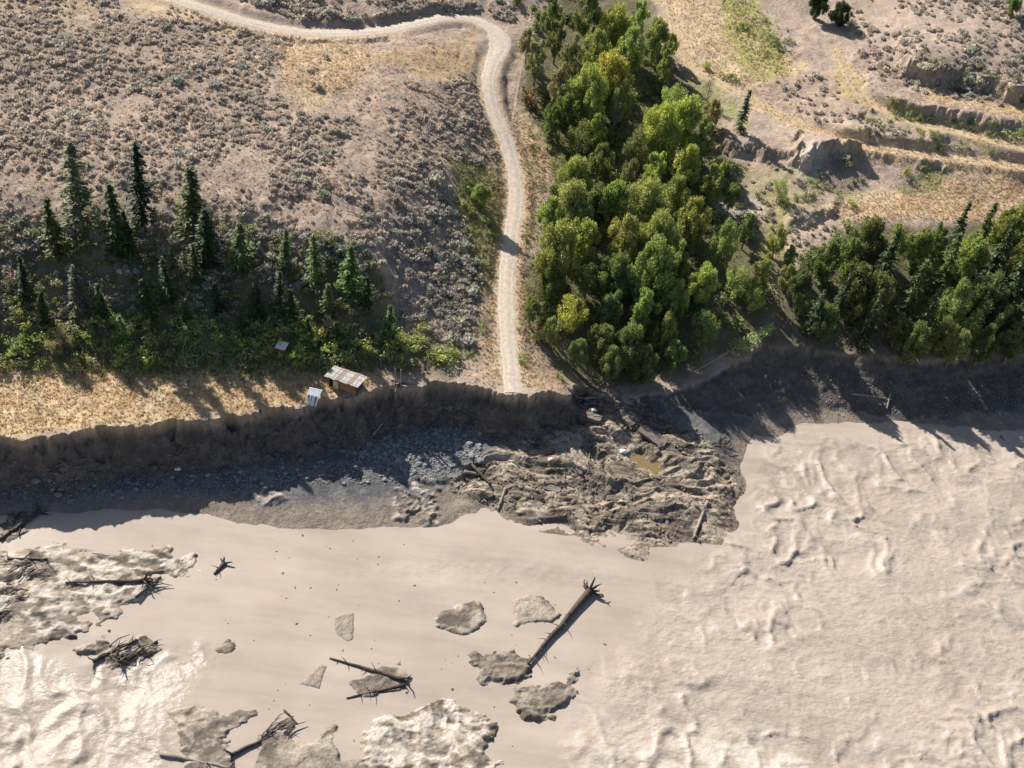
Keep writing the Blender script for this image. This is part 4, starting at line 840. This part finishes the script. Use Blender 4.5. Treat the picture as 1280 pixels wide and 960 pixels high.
bm_part('door', MB().box(-1.75, -.75, -.09, -.04, .1, 2.05), M_DOOR, hut); bm_part('door_post', MB().box(-.70, -.58, -.07, .05, 0, HF), M_DARKB, hut)
bm_part('corner_post', MB().box(-W2, -W2 + .14, -.07, .07, 0, HF), M_DARKB, hut); bm_part('corner_post', MB().box(W2 - .0, W2 + .12, -.07, .07, 0, HF), M_DARKB, hut)
bm_part('lintel', MB().box(-W2 + .15, -.72, -.05, .05, 2.1, HF - .02), M_DARKB, hut)
for sx in (-1, 1):
    x0 = sx * W2; q = MB(); q.add([(x0, .08, 0), (x0, DP, 0), (x0, DP, HB), (x0, .08, HF), (x0 - sx * .06, .08, 0), (x0 - sx * .06, DP, 0), (x0 - sx * .06, DP, HB), (x0 - sx * .06, .08, HF)],
        [(0, 1, 2, 3), (7, 6, 5, 4), (0, 3, 7, 4), (1, 5, 6, 2), (3, 2, 6, 7), (0, 4, 5, 1)]); bm_part('side_wall', q, M_DARKB, hut)
bm_part('back_wall', MB().box(-W2 + .08, W2 - .08, DP - .08, DP - .02, 0, HB - .05), M_DARKB, hut); bm_part('floor', MB().box(-W2 + .1, W2 - .1, .1, DP - .1, -.9, .04), M_BOARD, hut)
rp = -math.atan2(HF - HB, DP); rl = math.hypot(DP, HF - HB) + 1.1
roof = empty('roof', (0, 0, 0)); roof.parent = hut
sm = [sheet_mesh('roof_sheet', .74, rl, M_TIN), sheet_mesh('roof_sheet', .74, rl * .97, M_TIN), sheet_mesh('roof_sheet', .74, rl, M_RUST)]
for k in range(9):
    o = link('roof_sheet', sm[(0, 1, 0, 2, 1, 0, 2, 0, 1)[k]], roof); o.location = (-2.84 + .71 * k, -.62 + .06 * math.sin(k * 2.3), HF + .16 + .014 * (k % 2)); o.rotation_euler = (rp, .0, .012 * math.sin(k * 5))
for y in (-.2, 1.4, 2.8): bm_part('rafter', MB().box(-3.0, 3.0, -.05, .05, -.06, .04), M_GREYWOOD, roof, 0, (0, y, HF + .07 - (y + .1) * .172))
lx, ly, lz = hit(390, 506); lz = float(H(lx, ly + .8)[0])
lt = empty('lean_to', (lx, ly + .5, lz - .05), R(-6)); tag(lt, 'small lean-to with grey sheet top and white boards, left of the shed', 'lean-to')
bm_part('frame', MB().box(-1.0, -.9, 0, .1, 0, 1.3).box(.9, 1.0, 0, .1, 0, 1.3).box(-1.0, -.9, 1.5, 1.6, 0, 1.3).box(.9, 1.0, 1.5, 1.6, 0, 1.3), M_GREYWOOD, lt)
bm_part('top_sheet', MB().box(-1.1, 1.1, .1, 1.75, 1.32, 1.38), M_BLUE, lt); bm_part('edge_board', MB().box(-1.15, 1.15, 1.7, 1.86, 1.3, 1.46), M_WHITE, lt); bm_part('back_panel', MB().box(-.88, .88, .3, .36, .02, 1.28), M_DARKB, lt)
for k, x in enumerate((-.95, -.42, -.02, .32, .82)):
    o = bm_part('board', MB().box(-.15, .15, -.02, .02, 0, 1.7), M_WHITE, lt, R(-38), (x, -.98, .04)); o.rotation_euler = (R(-38), .05 * (k % 3 - 1), -.12)
ox, oy, oz = hit(351, 446); oh = empty('outhouse', (ox, oy, oz - .1), R(-8)); tag(oh, 'tiny dark outhouse with a white roof beside the thicket', 'outhouse')
bm_part('wall', MB().box(-.75, .75, 0, 1.3, 0, 1.9), M_DARKB, oh); bm_part('door', MB().box(-.4, .4, -.05, -.005, .1, 1.75), M_BOARD, oh); bm_part('roof', MB().box(-.95, .95, -.25, 1.55, -.03, .03), M_WHITE, oh, R(9), (0, 0, 1.95))
px_, py_, pz_ = hit(375, 512); o = link('post', MB().tube([(0, 0, -.2), (.05, 0, 1.2)], [.09, .08], 7).mesh('post', M_WHITE)); o.location = (px_, py_ + .6, float(H(px_, py_ + .6)[0])); tag(o, 'short white post at the cliff edge left of the lean-to', 'post')
x, y, z = hit(406, 506); o = link('scrap_sheet', sheet_mesh('scrap_sheet', .7, .9, M_WHITE, 3)); o.location = (x, y + .4, float(H(x, y + .4)[0]) + .12); o.rotation_euler = (.1, .15, .5); tag(o, 'scrap of white tin lying between lean-to and shed', 'scrap')
for k, (a, b) in enumerate((((493, 463), (493, 483)), ((499, 462), (500, 484)))):
    x, y, z = hit(*b); o = link('bare_pole', MB().tube([(0, 0, -.5), (.05, .1, 1.6), (-.1, .25, 3.6)], [.16, .14, .09], 7).mesh('bare_pole', M_GREYWOOD)); o.location = (x, y + .4, z - .2); tag(o, f'bare pale pole at the cliff edge right of the shed, {("left", "right")[k]} of the pair', 'pole')

# ------------------------------------------------------------------ logs and driftwood
GL = np.random.default_rng(5)
def pt(px, py, dz=0.0):
    x, y, z = hit(px, py); 
    if z < 0: x, y = (float(q) for q in unp(px, py, 0.0)); z = 0.0
    return np.array([x, y, z + dz])
def log(name, a, b, r0, r1, m, label, roots=0, branches=0, lift=.55, cat='log', rl=1.6):
    A = pt(*a); B = pt(*b); A[2] += r0 * lift; B[2] += r1 * lift; L = np.linalg.norm(B - A)
    e = empty(name, tuple(A)); tag(e, label, cat); n = 9; t = np.linspace(0, 1, n)[:, None]
    P = (B - A) * t; P[1:-1] += GL.normal(0, .004 * L, (n - 2, 3)) * np.array([1, 1, .3])
    o = link('trunk', MB().tube(P, r0 + (r1 - r0) * t[:, 0] ** .8, 9, .25, GL).mesh('trunk', m, True), e)
    d = (B - A) / L; s1 = unit(np.cross(d, [0, 0, 1.0])); s2 = np.cross(d, s1)
    for k in range(roots):
        th = k / roots * 6.28 + GL.uniform(-.3, .3); q = s1 * math.cos(th) + s2 * math.sin(th); l = rl * GL.uniform(.6, 1.2)
        p = [d * .25 + q * r0 * .3, -d * .25 + q * (r0 + l * .35), -d * GL.uniform(.3, .7) * l * .6 + q * (r0 * .6 + l * .75) + GL.normal(0, .1, 3), -d * GL.uniform(.3, .9) * l * .7 + q * l + GL.normal(0, .2, 3)]
        link('root', MB().tube(p, [r0 * .42, r0 * .32, r0 * .2, r0 * .06], 6).mesh('root', m, True), e)
    for k in range(branches):
        f = GL.uniform(.3, .95); th = GL.uniform(0, 6.28); q = s1 * math.cos(th) + s2 * abs(math.sin(th)) * -np.sign(s2[2] + 1e-6) * -1; l = GL.uniform(.5, 1.5)
        p0 = (B - A) * f; link('branch', MB().tube([p0, p0 + q * l * .5 + d * l * .2, p0 + q * l + d * l * .6], [r1 * .5 + .03, .06, .02], 5).mesh('branch', m, True), e)
    return e
log('drift_log', (737,740), (660,831), .62, .20, M_DARKWOOD, 'long dark log with upturned roots lying across the mud bars', 9, 12, .8, rl=2.0)
log('drift_log', (508,852), (412,823), .34, .12, M_DARKWOOD, 'upper of two dark logs joined at a butt on the green mud bar', 3, 5, .8)
log('drift_log', (506,857), (433,873), .26, .10, M_DARKWOOD, 'lower of two dark logs joined at a butt on the green mud bar', 2, 4, .8)
log('drift_log', (200,942), (292,962), .30, .17, M_GREYWOOD, 'pale brown log at the bottom edge of the picture', 0, 4, .8)
log('drift_log', (288,945), (368,907), .30, .13, M_DARKWOOD, 'crooked dark log on the bottom mud bar', 4, 6, .8)
log('drift_log', (182,727), (82,729), .36, .14, M_DARKWOOD, 'dark log with a root plate on the large left bar', 7, 6, .8)
log('drift_log', (170,748), (201,721), .24, .12, M_DARKWOOD, 'slanting dark stick across the root plate on the left bar', 0, 2, .9)
log('drift_log', (50,641), (0,676), .42, .22, M_DARKWOOD, 'dark log with roots at the left edge of the calm water', 7, 4, .8)
log('drift_log', (884,628), (866,675), .30, .22, M_GREYWOOD, 'straight grey log at the tip of the slide mud', 0, 2, .9)
log('drift_log', (632,611), (622,639), .26, .20, M_GREYWOOD, 'short grey log on the left flank of the slide mud', 0, 1, .9)
log('stump', (281,704), (268,718), .45, .2, M_DARKWOOD, 'black stump with forked roots alone in the calm water', 5, 2, .3, 'stump', 1.1)
log('drift_log', (116,828), (172,800), .30, .14, M_DARKWOOD, 'dark log on the small bar below the large left bar', 3, 5, .8)
log('drift_log', (150,829), (197,802), .36, .16, M_DARKWOOD, 'thick dark log crossing the small bar below the left bar', 5, 4, .8)
log('drift_log', (1065,494), (1114,500), .26, .16, M_GREYWOOD, 'long pale log in the shade of the right bank', 0, 4, .9)
log('drift_log', (1112,494), (1108,513), .2, .14, M_GREYWOOD, 'short pale log standing on the end of the shaded one', 0, 1, .9)
log('drift_log', (590,583), (613,607), .30, .2, M_DARKWOOD, 'dark log at the right end of the gravel beach', 3, 2, .9)
log('drift_log', (580,592), (602,594), .30, .2, M_GREYWOOD, 'short thick log at the right end of the gravel beach', 0, 1, .9)
log('drift_log', (852,566), (902,586), .16, .08, M_GREYWOOD, 'thin pale log right of the ochre puddle', 2, 4, .9)
log('drift_log', (466,546), (478,531), .28, .2, M_GREYWOOD, 'pale log leaning at the foot of the cliff', 0, 1, .9)
log('drift_log', (10,700), (60,700), .2, .1, M_DARKWOOD, 'thin dark log on the upper left bar', 2, 5, .9)
log('drift_log', (640,468+110), (668,600), .14, .08, M_DARKWOOD, 'thin dark stick on the upper slide mud', 0, 3, .9)
log('drift_log', (355,888), (372,905), .16, .08, M_DARKWOOD, 'small dark stick near the bottom mud bar', 0, 2, .9)
def pile(px, py, n, rad, label, m=M_DARKWOOD):
    A = pt(px, py, .05); e = empty('driftwood_pile', tuple(A)); tag(e, label, 'driftwood', 'driftwood piles')
    ms = [MB().tube([(-l / 2, 0, 0), (0, .1 * l, .06), (l / 2, 0, .02)], [r, r * .9, r * .4], 5).mesh('stick', m) for l, r in ((2.6, .09), (1.8, .07), (3.2, .11), (1.3, .06))]
    for k in range(n):
        o = link('stick', ms[k % 4], e); o.location = (GL.normal(0, rad), GL.normal(0, rad * .7), GL.uniform(.0, .28)); o.rotation_euler = (0, GL.uniform(-.1, .1), GL.normal(.6, .38)); o.scale = (GL.uniform(.5, 1.1),) * 3
pile(34, 716, 34, 1.5, 'tangled dark driftwood on the upper left bar'); pile(18, 742, 30, 1.5, 'tangled dark driftwood at the left edge below the upper tangle'); pile(160, 814, 34, 1.6, 'tangled driftwood on the small bar below the left bar'); pile(188, 731, 18, .8, 'driftwood caught around the root plate on the left bar')
pile(5, 768, 18, 1.0, 'sticks scattered at the left picture edge'); pile(20, 650, 14, .9, 'sticks at the left end of the calm water'); pile(350, 912, 16, 1.0, 'sticks lying around the crooked log at the bottom')
pile(900, 556, 24, 1.6, 'broken branches under the fallen fir beside the water'); pile(740, 486, 26, 1.6, 'broken branches at the mouth of the gully'); pile(500, 482, 16, .9, 'roots and branches hanging at the cliff edge right of the shed')
# fallen fir hanging over the bank
A = pt(868, 468, .9); dx, dy, dz = rays(968, 408); Bh = np.array(hit(968, 408, 2.6)); Bh[2] += 2.6; d = Bh - A; Lf = np.linalg.norm(d)
ff = empty('fallen_fir', tuple(A)); tag(ff, 'pale fallen fir with green top lying across the dark bank', 'fallen tree')
tt_ = np.linspace(0, 1, 8)[:, None]; link('trunk', MB().tube(d * tt_, .26 - .2 * tt_[:, 0], 7).mesh('trunk', M_GREYWOOD, True), ff)
u1 = unit(np.cross(d, [0, 0, 1.0])); u2 = unit(np.cross(u1, d)); cc, al, bb = [], [], []
for k in range(46):
    f = .40 + .58 * k / 46; sg = -1 if k % 2 else 1; wl = 3.0 * (1.08 - f) ** .5 * GL.uniform(.6, 1.15); bd_ = unit(u1 * sg + unit(d) * GL.uniform(.4, 1.0) + u2 * GL.normal(.05, .22)); n = 22; t = GL.random(n)
    pp = d * f + bd_ * (t * wl)[:, None] + GL.normal(0, .11, (n, 3)); a_ = unit(bd_ + GL.normal(0, .5, (n, 3))); cc.append(pp); al.append(a_); bb.append(unit(np.cross(a_, GL.normal(0, .6, (n, 3)) + u2)))
cc, al, bb = (np.concatenate(q) for q in (cc, al, bb))
o = link('crown', npmesh('crown', *cards(cc, al * .27, bb * .10), M_NEEDLE), ff); o.color = (.42, .50, .22, 1)

# ------------------------------------------------------------------ stones
def stone_mesh(seed, sub=1):
    import bmesh
    bm = bmesh.new(); bmesh.ops.create_icosphere(bm, subdivisions=sub, radius=1.0); g = np.random.default_rng(seed)
    for v in bm.verts: v.co *= 1 + g.uniform(-.25, .2); v.co.z *= .65; v.co.x *= 1.15
    me = bpy.data.meshes.new('stone'); bm.to_mesh(me); bm.free(); me.materials.append(M_STONE); return me
SM = [stone_mesh(k, 2) for k in range(5)]
BEACH = [(-40,600),(100,598),(200,596),(300,590),(400,578),(470,560),(520,535),(600,535),(610,575),(560,595),(480,606),(400,606),(300,616),(200,628),(60,634),(-40,642)]
bp = hpoly(BEACH); CLUST = hpoly([(440,560),(500,535),(590,530),(605,565),(560,592),(480,600)])
q = np.concatenate([inpoly(bp, 130, G2), inpoly(CLUST, 120, G2)]); q = q[at(sdj, q[:, 0], q[:, 1]) > 1.0]
q = q[np.argsort(q[:, 0])]
for k, (x, y) in enumerate(q):
    s = G2.uniform(.22, .42) * (1.5 if G2.random() < .1 else 1); o = link('boulder', SM[k % 5]); o.location = (x, y, float(H(x, y)[0]) + s * .2); o.scale = (s, s, s); o.rotation_euler = (0, 0, G2.uniform(0, 6))
    tag(o, 'pale grey boulder on the shaded gravel beach below the cliff', 'boulder', 'boulders on the gravel beach')
for (px, py, s, lab) in ((222,588,.55,'white boulder alone at the foot of the left cliff'), (778,566,.7,'whitish rock at the upper end of the ochre puddle'), (742,513,.5,'pale rock below the end of the track'), (688,400+175,.5,'pale rock in the shaded slide mud')):
    A = pt(px, py); o = link('boulder', SM[2].copy()); o.data.materials[0] = M_WHITE; o.location = (A[0], A[1], A[2] + s * .25); o.scale = (s, s * .8, s); tag(o, lab, 'boulder')
Vs, Fs, n0 = [], [], 0; sv = []
for k in range(4):
    me = stone_mesh(80 + k, 1); v = np.array([w_.co[:] for w_ in me.vertices]); f = np.array([p.vertices[:] for p in me.polygons]); sv.append((v, f)); bpy.data.meshes.remove(me)
q = np.concatenate([inpoly(bp, 2600, G2), inpoly(CLUST, 1500, G2), inpoly(hpoly([(1000,470),(1280,470),(1280,525),(1130,518),(1000,522)]), 500, G2)]); q = q[at(sdj, q[:, 0], q[:, 1]) > .8]
for k, (x, y) in enumerate(q):
    v, f = sv[k % 4]; s = G2.uniform(.07, .2); a = G2.uniform(0, 6.28); ca, sa = math.cos(a), math.sin(a)
    Vs.append(np.stack([v[:, 0] * ca - v[:, 1] * sa, v[:, 0] * sa + v[:, 1] * ca, v[:, 2]], 1) * s + np.array([x, y, float(H(x, y)[0]) + .03])); Fs.append(f + n0); n0 += len(v)
o = link('gravel', npmesh('gravel', np.concatenate(Vs), np.concatenate(Fs), M_STONE)); tag(o, 'grey cobbles and gravel strewn over the shaded beach', 'gravel', kind='stuff')
# bank blocks fallen into the slide
def clod(px, py, sx, sy, sz, rz, tilt, label):
    import bmesh
    bm = bmesh.new(); bmesh.ops.create_cube(bm, size=1.0); bmesh.ops.subdivide_edges(bm, edges=bm.edges[:], cuts=5, use_grid_fill=True)
    g = np.random.default_rng(int(px))
    for v in bm.verts:
        k = 1 - .12 * (abs(v.co.x) * 2) ** 4 - .1 * (abs(v.co.y) * 2) ** 4; v.co.x *= k * sx; v.co.y *= k * sy; v.co.z *= sz
        v.co += type(v.co)(g.normal(0, .07 * min(sx, sy) * .3, 3))
    me = bpy.data.meshes.new('bank_block'); bm.to_mesh(me); bm.free(); me.materials.append(M_CLOD); A = pt(px, py, sz * .15); o = link('bank_block', me); o.location = A; o.rotation_euler = (tilt[0], tilt[1], rz); tag(o, label, 'earth block')
M_CLOD = plain('clod_earth', (.20, .165, .135), .85, .45, 1.1, .8)
clod(815, 548, 6.5, 2.2, 1.6, -.55, (.3, .1), 'long dark tilted earth block above the ochre puddle'); clod(735, 522, 5.5, 2.5, 1.0, -.2, (-.15, .1), 'pale earth slab just below the broken end of the bank'); clod(590, 600, 2.6, 1.4, .9, .2, (.1, .1), 'small dark earth block at the end of the gravel beach')
clod(690, 612, 3.5, 1.4, .7, -.3, (.1, -.1), 'low earth block in the middle of the slide mud'); clod(770, 625, 4.0, 1.3, .7, .25, (-.1, .1), 'low earth ridge in the slide mud right of centre')
# pale hose curving over the mud
hp = [pt(a, b, .12) for a, b in ((700,553),(715,551),(728,554),(736,560),(737,570),(734,580),(737,590))]
o = link('hose', MB().tube(np.array(hp), [.09] * 7, 6).mesh('hose', M_GREYWOOD, True)); tag(o, 'thin pale hose curving over the slide mud', 'hose')


# ------------------------------------------------------------------ rubble and floating scraps
def scatter(name, q, smin, smax, m, label, cat, zoff=.03, water=False, flat=1.0):
    Vs, Fs, n0 = [], [], 0
    for k, (x, y) in enumerate(q):
        v, f = sv[k % 4]; s = G2.uniform(smin, smax) * (2.0 if G2.random() < .06 else 1); a = G2.uniform(0, 6.28); ca, sa = math.cos(a), math.sin(a); e_ = v * np.array([G2.uniform(.8, 2.2), 1, flat])
        z = 0.02 if water else float(H(x, y)[0]) + zoff
        Vs.append(np.stack([e_[:, 0] * ca - e_[:, 1] * sa, e_[:, 0] * sa + e_[:, 1] * ca, e_[:, 2]], 1) * s + np.array([x, y, z])); Fs.append(f + n0); n0 += len(v)
    tag(link(name, npmesh(name, np.concatenate(Vs), np.concatenate(Fs), m)), label, cat, kind='stuff')
q = inpoly(SLIDEw, 1900, G2); d = fbm(q[:, 0] / 3, q[:, 1] / 3, 3, 95); q = q[(d > .5) & (H(q[:, 0], q[:, 1]) > .1) & (at(spn, q[:, 0], q[:, 1]) > .5)]
scatter('mud_rubble', q, .08, .28, M_CLOD, 'broken mud clods strewn over the slide', 'mud clods')
foot = inpoly(np.concatenate([lipw[:22] + [0, -5.5], lipw[21::-1] + [0, -1.2]]), 1500, G2); foot = foot[at(sdj, foot[:, 0], foot[:, 1]) > .6]
scatter('bank_rubble', foot, .08, .32, M_CLOD, 'crumbled earth on the face and foot of the left cliff', 'earth clods')
q = inpoly(np.stack(unp(*np.array([(260,660),(600,660),(800,720),(740,860),(640,960),(380,940),(260,800)], float).T, 0), 1), 80, G2); q = q[H(q[:, 0], q[:, 1]) < -.1]
scatter('floating_scraps', q, .05, .13, M_DARKWOOD, 'tiny dark scraps drifting on the calm water', 'flotsam', water=True, flat=.3)
